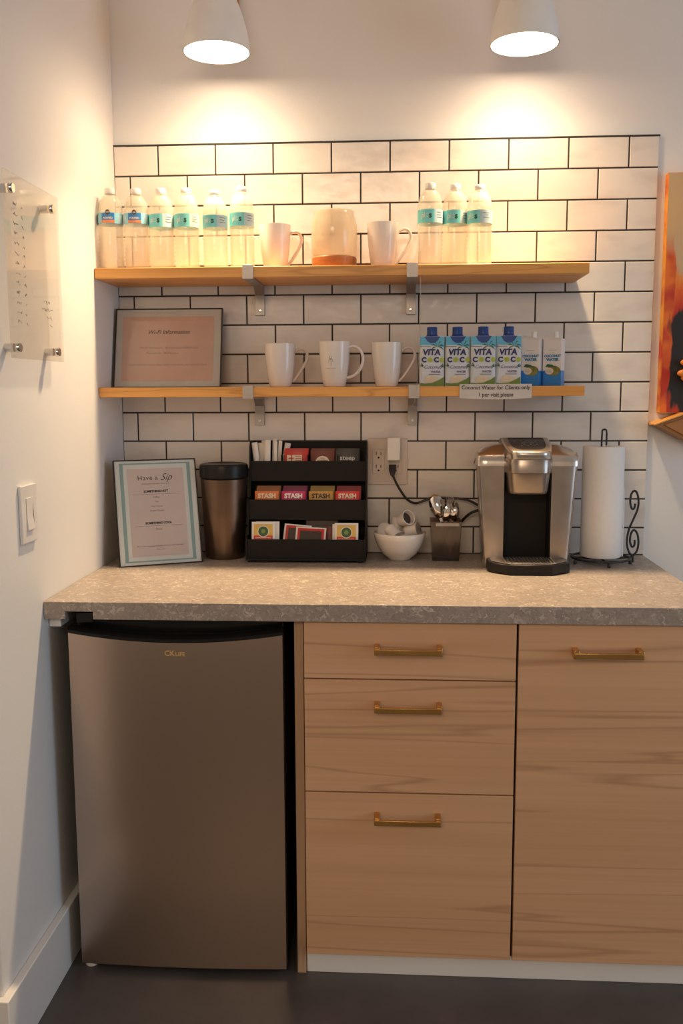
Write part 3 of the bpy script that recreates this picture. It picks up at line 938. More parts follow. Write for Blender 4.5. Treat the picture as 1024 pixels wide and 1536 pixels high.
# note taped to the shelf edge
t = thing('paper_note', 'grey paper note about coconut water taped to the lower shelf edge', 'sign', (0.4405, -0.2012, S1))
b = B()
rows = []
for i in range(13):
    x = -0.0885 + 0.177 * i / 12
    bow = -0.0012 - 0.004 * math.sin(PI * i / 12)
    sag = -0.003 * math.sin(PI * i / 12)
    rows.append([Vector(q) for q in ((x, -0.0005, 0.005), (x, -0.0009, 0.005), (x, bow - 0.0006, -0.0295 + sag), (x, bow, -0.0295 + sag))])
b.loft(rows)
b.out('sheet', 'paper_grey', t, smooth=True)
b = B()
def onnote(c, z0):
    z = z0 + c.y
    f = math.sin(PI * (c.x + 0.0885) / 0.177)
    d = (0.005 - z) / 0.0345
    return Vector((c.x, -0.0016 - d * (0.0012 + 0.004 * f), z - 0.003 * f * d))
b.mesh(txt('Coconut Water for Clients only', 0.0128, bold=0.0002), fn=lambda c: onnote(c, -0.0035))
b.mesh(txt('1 per visit please', 0.0128, bold=0.0002), fn=lambda c: onnote(c, -0.0195))
b.out('lettering', 'ink', t, smooth=False)

# ------------------------------------------------------------------ framed signs
def picture(name, label, cx, cy, cz, w_, h_, tilt, rz, group, roll=0.0):
    t = thing(name, label, 'frame', (cx, cy, cz), rz, group, rot=(-tilt, roll, rz))
    return t
def frame_border(t, w_, h_, th, mat, bw=0.003, dep=0.012):
    b = B()
    b.box(-w_ / 2, -w_ / 2 + bw, 0, dep, 0, h_); b.box(w_ / 2 - bw, w_ / 2, 0, dep, 0, h_)
    b.box(-w_ / 2 + bw, w_ / 2 - bw, 0, dep, 0, bw); b.box(-w_ / 2 + bw, w_ / 2 - bw, 0, dep, h_ - bw, h_)
    b.out('frame_border', mat, t, bevel=0.0006)
    b = B(); b.box(-w_ / 2 + bw, w_ / 2 - bw, 0.0055, dep - 0.001, bw, h_ - bw)
    b.out('backing', 'matte_black', t, smooth=False)
# the pink wifi sign
FW, FH = 0.288, 0.216
t = picture('picture_frame', 'black framed pink sign about wifi standing on the lower shelf', -0.4095, -0.096, S1, FW, FH, R(14), 0.0, 'framed signs')
frame_border(t, FW, FH, 0, 'frame_black')
b = B(); b.box(-FW / 2 + .003, FW / 2 - .003, 0.0035, 0.0054, 0.003, FH - 0.003)
mt = b.out('mount', 'mat_grey', t, smooth=False)
b = B(); b.box(-0.124, 0.122, 0.0028, 0.0034, 0.019, FH - 0.022)
pr = b.out('print', 'pink_print', t, smooth=False)
b = B(); y = 0.0025
b.mi = 0; put(b, 'Wi-Fi Information', 0.0155, 0, 0.151, y, shear=0.35, bold=0.0001)
b.out('title_lettering', 'ink', pr, smooth=False)
b = B()
b.mi = 1
put(b, 'Wi-Fi Network:  BodyandmindWellness', 0.0086, 0.003, 0.1085, y, space=1.12)
put(b, 'Password:  Wellness1', 0.0086, -0.014, 0.094, y, space=1.12)
b.out('network_lettering', ['ink', 'ink_faint'], pr, smooth=False)
b = B(); b.mi = 2
put(b, 'PLEASE REFRAIN FROM USING VIDEO STREAMING AND DOWNLOADS', 0.0062, 0, 0.062, y, space=1.08)
b.out('lettering', ['ink', 'ink_faint', 'ink_faint'], pr, smooth=False)
b = B(); b.box(-FW / 2 + .003, FW / 2 - .003, 0.0012, 0.0020, 0.003, FH - 0.003)
b.out('glazing', 'frame_glazing', t, smooth=False)
# the drinks menu
MW, MH = 0.2155, 0.278
t = picture('picture_frame', 'black framed white and teal drinks menu standing on the countertop', -0.409, -0.197, CT + 0.0005, MW, MH, R(14), R(24.5), 'framed signs', roll=0.0)
frame_border(t, MW, MH, 0, 'frame_black')
b = B(); b.box(-MW / 2 + .003, MW / 2 - .003, 0.0035, 0.0054, 0.003, MH - 0.003)
b.out('sheet', 'menu_white', t, smooth=False)
b = B(); y0, y1 = 0.0029, 0.0034
b.box(-0.092, -0.083, y0, y1, 0.010, MH - 0.009); b.box(0.083, 0.092, y0, y1, 0.010, MH - 0.009)
b.box(-0.083, 0.083, y0, y1, 0.010, 0.0135); b.box(-0.083, 0.083, y0, y1, MH - 0.0125, MH - 0.009)
b.out('teal_border', 'menu_teal', t, smooth=False)
b = B(); b.box(-0.073, 0.073, 0.0029, 0.0034, 0.024, MH - 0.024)
pr = b.out('print', 'menu_pink', t, smooth=False)
b = B(); y = 0.0026
b.mi = 0
put(b, 'Have a', 0.0175, -0.021, 0.229, y, space=1.1)
put(b, 'Sip', 0.026, 0.026, 0.230, y, shear=0.5, bold=-0.0002)
b.out('title_lettering', 'ink', pr, smooth=False)
b = B(); b.mi = 0
put(b, 'SOMETHING HOT', 0.0078, -0.002, 0.1935, y, bold=0.0004)
put(b, 'SOMETHING COOL', 0.0078, 0.0, 0.110, y, bold=0.0004)
b.mi = 1
put(b, 'PLEASE HELP YOURSELF TO A DRINK', 0.0046, 0, 0.2135, y)
for k, s_ in enumerate(('Coffee', 'Tea', 'Hot Cocoa', 'Sweet Cream')):
    put(b, s_, 0.0066, -0.002, 0.178 - 0.0118 * k, y)
put(b, 'Water', 0.0066, 0.0, 0.094, y)
put(b, 'Please ask if you need anything while you wait to be seen', 0.0052, 0, 0.0505, y)
put(b, 'Thank you', 0.0052, 0, 0.0415, y)
rect(b, -0.063, 0.063, 0.1858, 0.1864, y); rect(b, -0.063, 0.063, 0.1025, 0.1031, y)
b.out('lettering', ['ink', 'ink_grey'], pr, smooth=False)
b = B(); b.box(-MW / 2 + .003, MW / 2 - .003, 0.0012, 0.0020, 0.003, MH - 0.003)
b.out('glazing', 'frame_glazing', t, smooth=False)

# ------------------------------------------------------------------ canister
t = thing('canister', 'tall black canister coloured by brown reflections, with black lid beside the drinks menu', 'canister', (-0.2665, -0.070, CT))
b = B(); b.lathe([(0, 0), (0.050, 0), (0.0525, 0.003), (0.054, 0.02), (0.0625, 0.214), (0.060, 0.216), (0, 0.216)], (0, 0, 0), 48)
b.out('body', 'canister_brown_reflection', t)
b = B(); b.lathe([(0.0615, 0.2162), (0.0648, 0.219), (0.0652, 0.246), (0.0635, 0.252), (0.059, 0.2545), (0.055, 0.2525), (0, 0.2525)], (0, 0, 0), 48)
b.out('lid', 'black_plastic', t)

# ------------------------------------------------------------------ tea organizer
OX0, OX1 = -0.197, 0.118
t = thing('tea_organizer', 'black three tier organizer full of tea packets on the countertop', 'organizer', (0, 0, CT))
def oz(z): return z - CT
YT = (-0.152, -0.112, -0.070)
side = [(-0.012, oz(0.920)), (-0.156, oz(0.920)), (-0.156, oz(0.975)), (-0.150, oz(0.980)), (-0.117, oz(0.982)), (-0.117, oz(1.072)), (-0.110, oz(1.078)), (-0.075, oz(1.080)), (-0.075, oz(1.172)), (-0.066, oz(1.215)), (-0.055, oz(1.226)), (-0.012, oz(1.226))]
for x in (OX0, OX1 - 0.004):
    b = B(); b.prism(side, 'x', x, x + 0.004); b.out('side_panel', 'dark_mesh', t, bevel=0.0008)
b = B(); b.box(OX0 + 0.004, OX1 - 0.004, -0.016, -0.012, oz(0.92), oz(1.224)); b.out('back_panel', 'dark_mesh', t, smooth=False)
for yt, z0, z1 in ((YT[0], 0.925, 0.9755), (YT[1], 1.022, 1.0755), (YT[2], 1.121, 1.1745)):
    b = B()
    b.box(OX0 + 0.004, OX1 - 0.004, yt, yt + 0.003, oz(z0), oz(z1))
    b.box(OX0 + 0.004, OX1 - 0.004, yt + 0.003, -0.016, oz(z0), oz(z0) + 0.003)
    b.box(OX0 + 0.004, OX1 - 0.004, yt + 0.003, yt + 0.034, oz(z0) + 0.003, oz(z0) + 0.0032)
    b.out('tray', 'dark_mesh', t, bevel=0.0006)
b = B()
for x in (OX0 + 0.01, OX1 - 0.014):
    for y in (-0.148, -0.022):
        b.lathe([(0, 0), (0.005, 0), (0.005, 0.0062), (0, 0.0062)], (x, y, 0), 12)
b.box(OX0, OX1, -0.158, -0.012, 0.006, 0.0112)
b.out('base_rail', 'matte_black', t, bevel=0.0008)
for xx, z0 in ((-0.111, 1.124), (-0.040, 1.124), (0.040, 1.124)):
    b = B(); b.box(xx - 0.001, xx + 0.001, YT[2] + 0.0035, -0.0165, oz(z0) + 0.001, oz(1.19)); b.out('divider', 'dark_mesh', t, smooth=False)

def envelope(name, label, loc, w_, h_, lean, mats, art, group, roll=0.0, th=0.003, cat='tea packet'):
    """flat packet with crimped edge standing on its lower edge"""
    e = thing(name, label, cat, loc, 0, group, rot=(-lean, roll, 0))
    b = B()
    n = 6
    def ring(z, t_): return [(-w_ / 2, 0, z), (-w_ / 2 * .9, -t_, z), (w_ / 2 * .9, -t_, z), (w_ / 2, 0, z), (w_ / 2 * .9, t_, z), (-w_ / 2 * .9, t_, z)]
    b.loft([ring(0, 0.0004), ring(0.006, th / 2), ring(h_ - 0.006, th / 2), ring(h_, 0.0004)])
    body = b.out('wrapper', mats, e, sharp=60)
    if art:
        b = B(); ms = art(b, -th / 2 - 0.0006, w_, h_)
        b.out('artwork', ms, body, smooth=False, normals=False)
    return e
def art_stash(inkm):
    def f(b, y, w_, h_):
        put(b, 'STASH', 0.0165, 0, h_ - 0.0135, y, bold=0.0007)
        rect(b, -0.018, 0.018, h_ - 0.0245, h_ - 0.0236, y)
        return [inkm]
    return f
TG = 'foil tea packets in the middle tier'
px = lambda p: -0.183 + (p - 379) * 0.001715
for nm, x, dk, br, ik in (('orange', px(400), 'orange_shaded', 'orange', 'cream'), ('magenta', px(441.5), 'magenta_shaded', 'magenta', 'label_white'),
                          ('mustard yellow', px(484), 'mustard_shaded', 'mustard', 'brown_card'), ('bright red', px(525), 'red_shaded', 'red_bright', 'cream')):
    zb = 1.0335
    envelope('tea_packet', '%s tea packet reading stash, front of its stack in the middle tier' % nm, (x, YT[1] + 0.0075, zb), 0.064, 0.064, R(8), br, art_stash(ik), TG)
    for k in range(3):  # packets behind: same colours, with shade painted in as darker copies
        envelope('tea_packet', '%s tea packet at the %s of the stack in the middle tier' % ({'orange_shaded': 'shaded orange', 'magenta_shaded': 'shaded magenta', 'mustard_shaded': 'shaded mustard', 'red_shaded': 'shaded red'}[dk], ('second row', 'third row', 'back')[k]),
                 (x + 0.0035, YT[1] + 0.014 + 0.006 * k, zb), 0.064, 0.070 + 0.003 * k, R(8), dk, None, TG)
# top tier: packets in boxes
def art_red(b, y, w_, h_):
    b.mi = 0; rect(b, -0.024, 0.016, h_ - 0.030, h_ - 0.012, y)
    b.mi = 1
    rect(b, -0.014, -0.011, h_ - 0.030, h_ - 0.012, y - 0.0004); rect(b, -0.020, -0.006, h_ - 0.0225, h_ - 0.0195, y - 0.0004)
    for k in range(3): rect(b, -0.002, 0.014, h_ - 0.0165 - k * 0.0055, h_ - 0.0150 - k * 0.0055, y - 0.0004)
    return ['cream', 'red']
def art_arch(b, y, w_, h_):
    b.mi = 0; disc(b, 0, h_ - 0.032, 0.019, 0.017, y, 24, 0, PI)
    b.mi = 1; rect(b, -0.014, 0.014, h_ - 0.0285, h_ - 0.0265, y - 0.0004); put(b, 'TEA', 0.007, 0, h_ - 0.0225, y - 0.0004)
    return ['cream', 'maroon']
def art_steep(b, y, w_, h_):
    b.mi = 0; put(b, 'steep', 0.0185, 0, h_ - 0.020, y, bold=0.0003); rect(b, -0.014, 0.014, h_ - 0.0305, h_ - 0.0292, y)
    return ['mat_grey']
UG = 'tea packets in the top tier'
for nm, x, mt_, art in (('red tea packet with cream printed block', px(443.5), 'red', art_red), ('dark maroon tea packet with cream arch', px(485), 'maroon', art_arch), ('charcoal tea packet reading steep', px(524), 'charcoal_green', art_steep)):
    zb = 1.1244
    envelope('tea_packet', nm + ', front of the top tier', (x, YT[2] + 0.0075, zb), 0.064, 0.078, R(5), mt_, art, UG)
    for k in range(2):
        envelope('tea_packet', nm.split(' with')[0].split(' reading')[0] + (', middle of its stack in the top tier' if k == 0 else ', back of its stack in the top tier'), (x + 0.001, YT[2] + 0.0145 + 0.0065 * k, zb), 0.064, 0.082 + 0.001 * k, R(5), mt_, None, UG)
# bottom tier
def art_zen(b, y, w_, h_):
    a, c = w_ / 2 - 0.006, h_ - 0.006
    b.mi = 0; rect(b, -a, a, 0.008, c, y)
    b.mi = 1; rect(b, -a, a, 0.008, h_ - 0.036, y - 0.0003)
    b.mi = 2; disc(b, 0, h_ - 0.025, 0.0155, 0.0155, y - 0.0006, 28)
    b.mi = 3; disc(b, 0, h_ - 0.025, 0.0130, 0.0130, y - 0.0009, 28)
    b.mi = 4; disc(b, 0, h_ - 0.025, 0.006, 0.006, y - 0.0012, 16)
    b.mi = 5; rect(b, -a + 0.004, a - 0.005, h_ - 0.0425, h_ - 0.0410, y - 0.0006); rect(b, -a + 0.006, a - 0.002, h_ - 0.0465, h_ - 0.0452, y - 0.0006)
    return ['yellow', 'red_bright', 'cream', 'packet_green', 'leaf_green', 'cream']
def art_border(b, y, w_, h_):
    a, c = w_ / 2 - 0.005, h_ - 0.004
    b.mi = 0; rect(b, -a, a, 0.005, c, y)
    b.mi = 1; rect(b, -a + 0.0065, a - 0.0065, 0.0115, c - 0.0065, y - 0.0003)
    return ['red', 'brown_card']
LG = 'tea packets in the bottom tier'
zb = 0.9440
envelope('tea_packet', 'white tea packet with green roundel, left end of the bottom tier', (px(397), YT[0] + 0.0075, zb), 0.062, 0.076, R(10), 'paper_white', art_zen, LG)
envelope('tea_packet', 'white tea packet edge behind the left roundel packet', (px(403), YT[0] + 0.0145, zb), 0.062, 0.076, R(10), 'paper_white', None, LG)
envelope('tea_packet', 'white tea packet with green roundel, right end of the bottom tier', (px(524.5), YT[0] + 0.0075, zb), 0.062, 0.074, R(10), 'paper_white', art_zen, LG)
envelope('tea_packet', 'white tea packet edge behind the right roundel packet', (px(521), YT[0] + 0.0145, zb), 0.062, 0.070, R(10), 'paper_white', None, LG)
envelope('tea_packet', 'black and red bordered tea packet, front and centre of the bottom tier', (px(468), YT[0] + 0.0085, zb - 0.001), 0.080, 0.066, R(25), 'paper_white', art_border, LG, roll=R(3))
envelope('tea_packet', 'black and red bordered tea packet tilted behind, left of centre in the bottom tier', (px(446), YT[0] + 0.0165, zb), 0.072, 0.070, R(22), 'paper_white', art_border, LG, roll=R(5))
envelope('tea_packet', 'dark brown tea packet at the back of the bottom tier', (px(484), YT[0] + 0.044, zb), 0.085, 0.078, R(8), 'brown_card', None, LG, roll=R(2))
envelope('tea_packet', 'maroon tea packet beside the right roundel packet', (px(499), YT[0] + 0.030, zb), 0.030, 0.062, R(12), 'maroon', None, LG)
# sugar sticks
for i in range(9):
    x = px(385 + i * 4.3)
    ln_ = (0.100, 0.098, 0.104, 0.106, 0.098, 0.108, 0.102, 0.104, 0.098)[i]
    wz = (0.016, 0.015, 0.014, 0.016, 0.012, 0.012, 0.009, 0.010, 0.016)[i]
    e = envelope('sugar_stick', ('white sugar stick at the left end of the top tier', 'white sugar stick, second from the left organizer side', 'white sugar stick, third from the left organizer side', 'wide white sugar stick, fourth from the left organizer side', 'white sugar stick leaning in the middle of the bunch', 'white sugar stick, fourth from the red tea packet', 'thin white sugar stick, third from the red tea packet', 'thin white sugar stick, second from the red tea packet', 'white sugar stick leaning right, next to the red tea packet')[i],
                 (x, YT[2] + 0.009 + 0.011 * (i % 3), 1.1244), wz, ln_, R(4), 'paper_white', None, 'white sugar sticks in the organizer', roll=R((-7, -3, -2, 1, -12, 2, 1, 3, 10)[i]), th=0.0035, cat='sugar stick')

# ------------------------------------------------------------------ outlet, adapter, cord
t = thing('wall_outlet', 'beige double wall outlet plate on the tiles', 'outlet', (0.1715, 0, 1.168))
b = B(); b.box(-0.0545, 0.0545, -0.006, -0.0006, -0.063, 0.063)
b.out('cover_plate', 'plate_plastic', t, bevel=0.002)
for cx in (-0.0235, 0.0235):
    b = B(); b.box(cx - 0.0165, cx + 0.0165, -0.0085, -0.0061, -0.0335, 0.0335)
    rc = b.out('receptacle', 'plate_plastic', t, bevel=0.001)
    b = B()
    for dz in (-0.0175, 0.0175):
        b.box(cx - 0.0075, cx - 0.0055, -0.0088, -0.0085, dz + 0.001, dz + 0.010); b.box(cx + 0.0050, cx + 0.0070, -0.0088, -0.0085, dz + 0.001, dz + 0.009)
        b.lathe([(0.0026, 0), (0, 0.0003)], (cx - 0.0002, -0.0086, dz - 0.006), 12, Matrix.Rotation(R(90), 4, 'X'))
    b.out('slots', 'matte_black', rc)
b = B(); b.lathe([(0.0018, 0), (0, 0.0008)], (-0.0115, -0.0085, -0.0285), 10, Matrix.Rotation(R(90), 4, 'X')); b.out('indicator_light', 'yellow_led', t)
t = thing('plug_adapter', 'white box plug adapter in the right half of the outlet', 'adapter', (0.189, -0.0095, 1.205))
b = B(); b.box(-0.0175, 0.0175, -0.034, 0, -0.031, 0.031)
b.out('housing', 'white_plastic', t, bevel=0.003)
# the cord: plug head then a sagging line to the coffee maker
t = thing('power_cord', 'black power cord hanging from the outlet to the coffee maker', 'cord', (0.186, -0.0095, 1.153))
b = B(); b.loft([[(-0.010, 0, -0.006), (0.010, 0, -0.006), (0.010, 0, 0.008), (-0.010, 0, 0.008)], [(-0.010, -0.018, -0.008), (0.010, -0.018, -0.008), (0.010, -0.018, 0.008), (-0.010, -0.018, 0.008)], [(-0.005, -0.030, -0.022), (0.005, -0.030, -0.022), (0.006, -0.026, -0.006), (-0.006, -0.026, -0.006)]])
b.out('plug', 'cord_rubber', t, bevel=0.001)
def smooth_pts(pts, k=6):
    P = []
    for i in range(len(pts) - 1):
        p0, p1 = Vector(pts[max(i - 1, 0)]), Vector(pts[i])
        p2, p3 = Vector(pts[i + 1]), Vector(pts[min(i + 2, len(pts) - 1)])
        for j in range(k):
            f = j / k
            P.append(0.5 * (2 * p1 + (p2 - p0) * f + (2 * p0 - 5 * p1 + 4 * p2 - p3) * f * f + (3 * p1 - p0 - 3 * p2 + p3) * f ** 3))
    P.append(Vector(pts[-1]))
    return P
b = B(); b.tube(smooth_pts([(0, -0.027, -0.016), (0.008, -0.026, -0.036), (0.022, -0.018, -0.062), (0.040, -0.012, -0.086), (0.062, -0.010, -0.097), (0.085, -0.010, -0.090), (0.110, -0.011, -0.082), (0.150, -0.012, -0.082), (0.200, -0.018, -0.086), (0.232, -0.035, -0.100)]), 0.0032, 10)
b.out('cable', 'cord_rubber', t)
b = B(); b.tube(smooth_pts([(0.232, -0.034, -0.112), (0.212, -0.030, -0.120), (0.196, -0.024, -0.134), (0.184, -0.014, -0.148), (0.165, -0.010, -0.158)]), 0.0040, 10)
b.out('cable_end', 'cord_rubber', t)

# ------------------------------------------------------------------ bowl of coffee pods
t = thing('bowl', 'small cream ceramic bowl filled with coffee pods', 'bowl', (0.2055, -0.084, CT))
b = B(); b.lathe([(0, 0.002), (0.026, 0.0), (0.029, 0.0), (0.031, 0.004), (0.045, 0.015), (0.058, 0.034), (0.0665, 0.056), (0.070, 0.072), (0.0685, 0.073), (0.064, 0.056), (0.055, 0.035), (0.042, 0.018), (0.02, 0.010), (0, 0.009)], (0, 0, 0), 48)
b.out('bowl_body', 'bowl_ceramic', t, sharp=70)
def pod(label, loc, rot, first=None, open_=False):
    if first:
        c = dup(first, loc, label); c.rotation_euler = rot
        return c
    e = thing('coffee_pod', label, 'coffee pod', loc, 0, 'coffee pods in the bowl', rot=rot)
    e.scale = (0.88, 0.88, 0.88)
    b = B(); b.lathe([(0, -0.021), (0.0155, -0.021), (0.0175, -0.019), (0.0205, 0.016), (0.0235, 0.0175), (0.0235, 0.0195), (0.020, 0.0195)] + ([(0.0165, -0.015), (0, -0.015)] if open_ else []), (0, 0, 0), 28)
    b.out('cup', 'pod_white', e)
    b = B()
    if open_: b.lathe([(0.0182, 0.004), (0.010, 0.006), (0, 0.0062)], (0, 0, 0), 24)
    else: b.lathe([(0.0232, 0.0197), (0.021, 0.0203), (0, 0.0201)], (0, 0, 0), 28)
    b.out('filter' if open_ else 'foil_lid', 'pod_dark' if open_ else 'foil', e)
    return e
bx, by, bz = 0.2055, -0.084, CT
p0 = pod('white coffee pod lying at the left side of the bowl', (bx - 0.036, by + 0.006, bz + 0.074), (R(70), R(-40), 0))
pod('white coffee pod with pointed base up, front left of the bowl', (bx - 0.018, by - 0.024, bz + 0.074), (R(140), R(-35), R(20)), p0)
pod('white coffee pod standing upside down at the back of the bowl', (bx - 0.008, by + 0.024, bz + 0.090), (R(176), R(8), 0), p0)
pod('white coffee pod lying at the right side of the bowl', (bx + 0.034, by - 0.008, bz + 0.078), (R(20), R(75), R(0)), p0)
pod('white coffee pod at the back right of the bowl', (bx + 0.022, by + 0.028, bz + 0.066), (R(160), R(-20), 0), p0)
pod('white coffee pod half hidden at the front right of the bowl', (bx + 0.012, by - 0.022, bz + 0.052), (R(100), R(40), R(0)), p0)
pod('coffee pod showing its dark filter, on top of the bowl', (bx + 0.014, by - 0.004, bz + 0.108), (R(68), R(0), R(38)), open_=True)

# ------------------------------------------------------------------ spoon holder
hx, hy = 0.327, -0.079
t = thing('utensil_holder', 'square smoky clear holder with spoons beside the bowl', 'utensil holder', (hx, hy, CT))
b = B(); W1, W0, HH, g = 0.041, 0.034, 0.106, 0.0022
def sq(h, z): return [(-h, -h, z), (h, -h, z), (h, h, z), (-h, h, z)]
b.loft([sq(W0, 0.0), sq(W0 + 0.0005, 0.002), sq(W1, HH), sq(W1 - g, HH), sq(W0 - g, 0.006)])
b.out('walls', 'smoked_acrylic', t, bevel=0.001)
b = B(); b.loft([sq(W0 - 0.003, 0.0062), sq(W0 - 0.003, 0.011)])
b.out('base_block', 'smoked_acrylic', t, bevel=0.001)
b = B(); b.box(-0.027, 0.034, -W1 - 0.0008, -W1 + 0.0006, HH - 0.012, HH - 0.004)
b.out('rim_band', 'bracket_metal', t)
def spoon(label, foot, top, face, bl=0.052, bw=0.0185, fork=False):
    """foot, top: handle ends relative to the holder; bowl continues past top; face: rotation about the handle"""
    e = thing('fork' if fork else 'spoon', label, 'fork' if fork else 'spoon', (hx, hy, CT), 0, 'cutlery in the holder')
    f, tp = Vector(foot), Vector(top)
    ax = (tp - f).normalized()
    L = (tp - f).length
    xa = (Vector((1, 0, 0)) - ax * ax.x).normalized()
    ya = ax.cross(xa)
    T = Matrix.Translation(f) @ Matrix(((xa.x, ya.x, ax.x, 0), (xa.y, ya.y, ax.y, 0), (xa.z, ya.z, ax.z, 0), (0, 0, 0, 1))) @ Matrix.Rotation(face, 4, 'Z')
    b = B()
    rings = []
    for k in range(9):
        s = k / 8
        wdt = 0.0062 * (1 - s) + 0.0026 * s if s < 0.85 else 0.0026 + (s - 0.85) * 0.012
        th = 0.0010 + 0.0006 * s
        z = L * s
        rings.append([(-wdt, -th, z), (wdt, -th, z), (wdt, th, z), (-wdt, th, z)])
    b.loft(rings); b.xf(T)
    b.out('handle', 'chrome', e, bevel=0.0004)
    b = B()
    if fork:
        b.loft([[(-0.003, -0.001, L), (0.003, -0.001, L), (0.003, 0.001, L), (-0.003, 0.001, L)], [(-0.011, -0.001, L + 0.014), (0.011, -0.001, L + 0.014), (0.011, 0.001, L + 0.014), (-0.011, 0.001, L + 0.014)], [(-0.0115, -0.001, L + 0.024), (0.0115, -0.001, L + 0.024), (0.0115, 0.001, L + 0.024), (-0.0115, 0.001, L + 0.024)]])
        for q in (-0.0095, -0.0032, 0.0032, 0.0095):
            b.box(q - 0.0015, q + 0.0015, -0.001, 0.001, L + 0.022, L + 0.052)
    else:
        nu, nv = 14, 8
        for side in (0, 1):
            grid = []
            for i in range(nu + 1):
                u = -1 + 2 * i / nu
                hwid = bw * math.sqrt(max(0.0, 1 - u * u)) * (1 + 0.12 * u)
                row_ = []
                for j in range(nv + 1):
                    v = -1 + 2 * j / nv
                    d = 0.009 * (1 - u * u) * (1 - v * v)
                    row_.append(b.bm.verts.new((hwid * v, -d + side * 0.0012, L + bl / 2 * (1 + u) - 0.001)))
                grid.append(row_)
            for i in range(nu):
                for j in range(nv):
                    b.face([grid[i][j], grid[i + 1][j], grid[i + 1][j + 1], grid[i][j + 1]])
        bmesh.ops.remove_doubles(b.bm, verts=b.bm.verts, dist=1e-6)
    b.xf(T)
    b.out('tines' if fork else 'spoon_bowl', 'chrome', e, sharp=60)
    return e
spoon('large shiny spoon leaning left, tallest in the holder', (0.018, -0.010, 0.012), (-0.012, 0.010, 0.108), R(-12), 0.068, 0.0195)
spoon('shiny spoon just in front of the tallest spoon', (-0.022, -0.020, 0.012), (0.002, -0.016, 0.103), R(35), 0.054, 0.0155)
spoon('small spoon leaning right in the holder', (0.000, 0.010, 0.012), (0.017, -0.012, 0.104), R(-40), 0.042, 0.0100)
spoon('fork at the back right of the holder', (0.018, 0.018, 0.012), (0.014, 0.018, 0.112), R(15), fork=True)
spoon('spoon seen edge on at the right of the holder', (0.018, -0.015, 0.012), (0.026, 0.004, 0.098), R(70), 0.056, 0.018)

# ------------------------------------------------------------------ coffee maker
KX, KY = 0.5235, -0.05
t = thing('coffee_maker', 'silver and black single serve coffee maker', 'coffee maker', (KX, KY, CT))
def kz(z): return z - CT
# local: front towards -y; columns from y=-0.16 to -0.01
def column(s):
    """outer edge leans out towards the top, inner edge is straight; s is the side"""
    b = B()
    def ring(z, xo, y0, y1, xi=0.0585):
        c = 0.012
        p = [(xi, y0), (xo - c, y0), (xo - 0.003, y0 + 0.005), (xo, y0 + c + 0.004), (xo - 0.004, y1 - 0.02), (xo - 0.02, y1), (xi, y1)]
        return [Vector((s * x, y, z)) for x, y in p]
    zs = [(kz(0.914), 0.106), (0.10, 0.112), (0.20, 0.1185), (kz(1.172), 0.1225)]
    b.mi = 0
    b.loft([ring(z, xo, -0.158, -0.006) for z, xo in zs])
    return b.out('side_column', 'keurig_silver', t, sharp=30)
column(-1); column(1)
for s in (-1, 1):     # lighter bright strip along the outer corner and a rolled silver shoulder
    b = B()
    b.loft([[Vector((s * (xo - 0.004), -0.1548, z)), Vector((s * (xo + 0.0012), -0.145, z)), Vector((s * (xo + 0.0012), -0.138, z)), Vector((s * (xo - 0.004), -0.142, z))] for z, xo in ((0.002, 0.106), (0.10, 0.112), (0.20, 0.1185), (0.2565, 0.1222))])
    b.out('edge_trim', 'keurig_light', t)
    b = B()
    rings = []
    xs = [0.0585, 0.080, 0.100, 0.116, 0.1235]
    for i, x in enumerate(xs):
        f = (x - 0.0585) / 0.065
        top = 0.312 - 0.018 * f * f - (0.012 if i == 4 else 0)
        yb = -0.006 - (0.02 if i == 4 else 0)
        fr_ = -0.160 + (0.006 if i == 4 else 0)
        zl = 0.2585
        rings.append([Vector((s * x, y, z)) for y, z in ((fr_, zl), (fr_, zl + 0.012), (fr_ + 0.006, zl + 0.024), (fr_ + 0.020, zl + 0.033), (fr_ + 0.045, top - 0.003), (fr_ + 0.075, top), (yb - 0.02, top - 0.004), (yb, top - 0.03), (yb, zl))])
    b.loft(rings)
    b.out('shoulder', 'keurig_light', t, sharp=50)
# black core behind the cup bay
b = B(); b.box(-0.058, 0.058, -0.100, -0.006, 0.004, 0.300)
b.box(-0.058, -0.0555, -0.152, -0.100, 0.02, 0.262); b.box(0.0555, 0.058, -0.152, -0.100, 0.02, 0.262)
b.out('cup_bay', 'matte_black', t, bevel=0.001)
# dark top between the shoulders
b = B()
b.loft([[Vector((x, y, z)) for y, z in ((-0.135, 0.29), (-0.12, 0.316 - 0.00 * abs(x)), (-0.06, 0.324), (-0.02, 0.318), (-0.004, 0.295), (-0.004, 0.28), (-0.135, 0.28))] for x in (-0.0583, -0.03, 0.0, 0.03, 0.0583)])
b.out('top_cover', 'keurig_side', t, sharp=50)
# brew head: stacked barrel with flat rounded front
def hring(z, w_, yf_, yb_=-0.09, n=20):
    out = []
    for i in range(n + 1):
        a = PI * i / n
        c_, s_ = math.cos(a), math.sin(a)
        sgn = 1 if c_ >= 0 else -1
        out.append(Vector((w_ * sgn * abs(c_) ** 0.55, yb_ - (yb_ - yf_) * (0.35 + 0.65 * s_ ** 0.6) if i not in (0, n) else yb_, z)))
    return out
b = B()
b.loft([hring(0.244, 0.0575, -0.212), hring(0.2455, 0.0585, -0.2135), hring(0.277, 0.0585, -0.2135), hring(0.279, 0.0575, -0.2125)])
head = b.out('brew_head', 'keurig_silver', t, sharp=45)
b = B()
b.loft([hring(0.190, 0.044, -0.185), hring(0.1925, 0.049, -0.192), hring(0.200, 0.0505, -0.196), hring(0.2438, 0.0545, -0.205)])
b.out('pod_holder', 'keurig_silver', head, sharp=45)
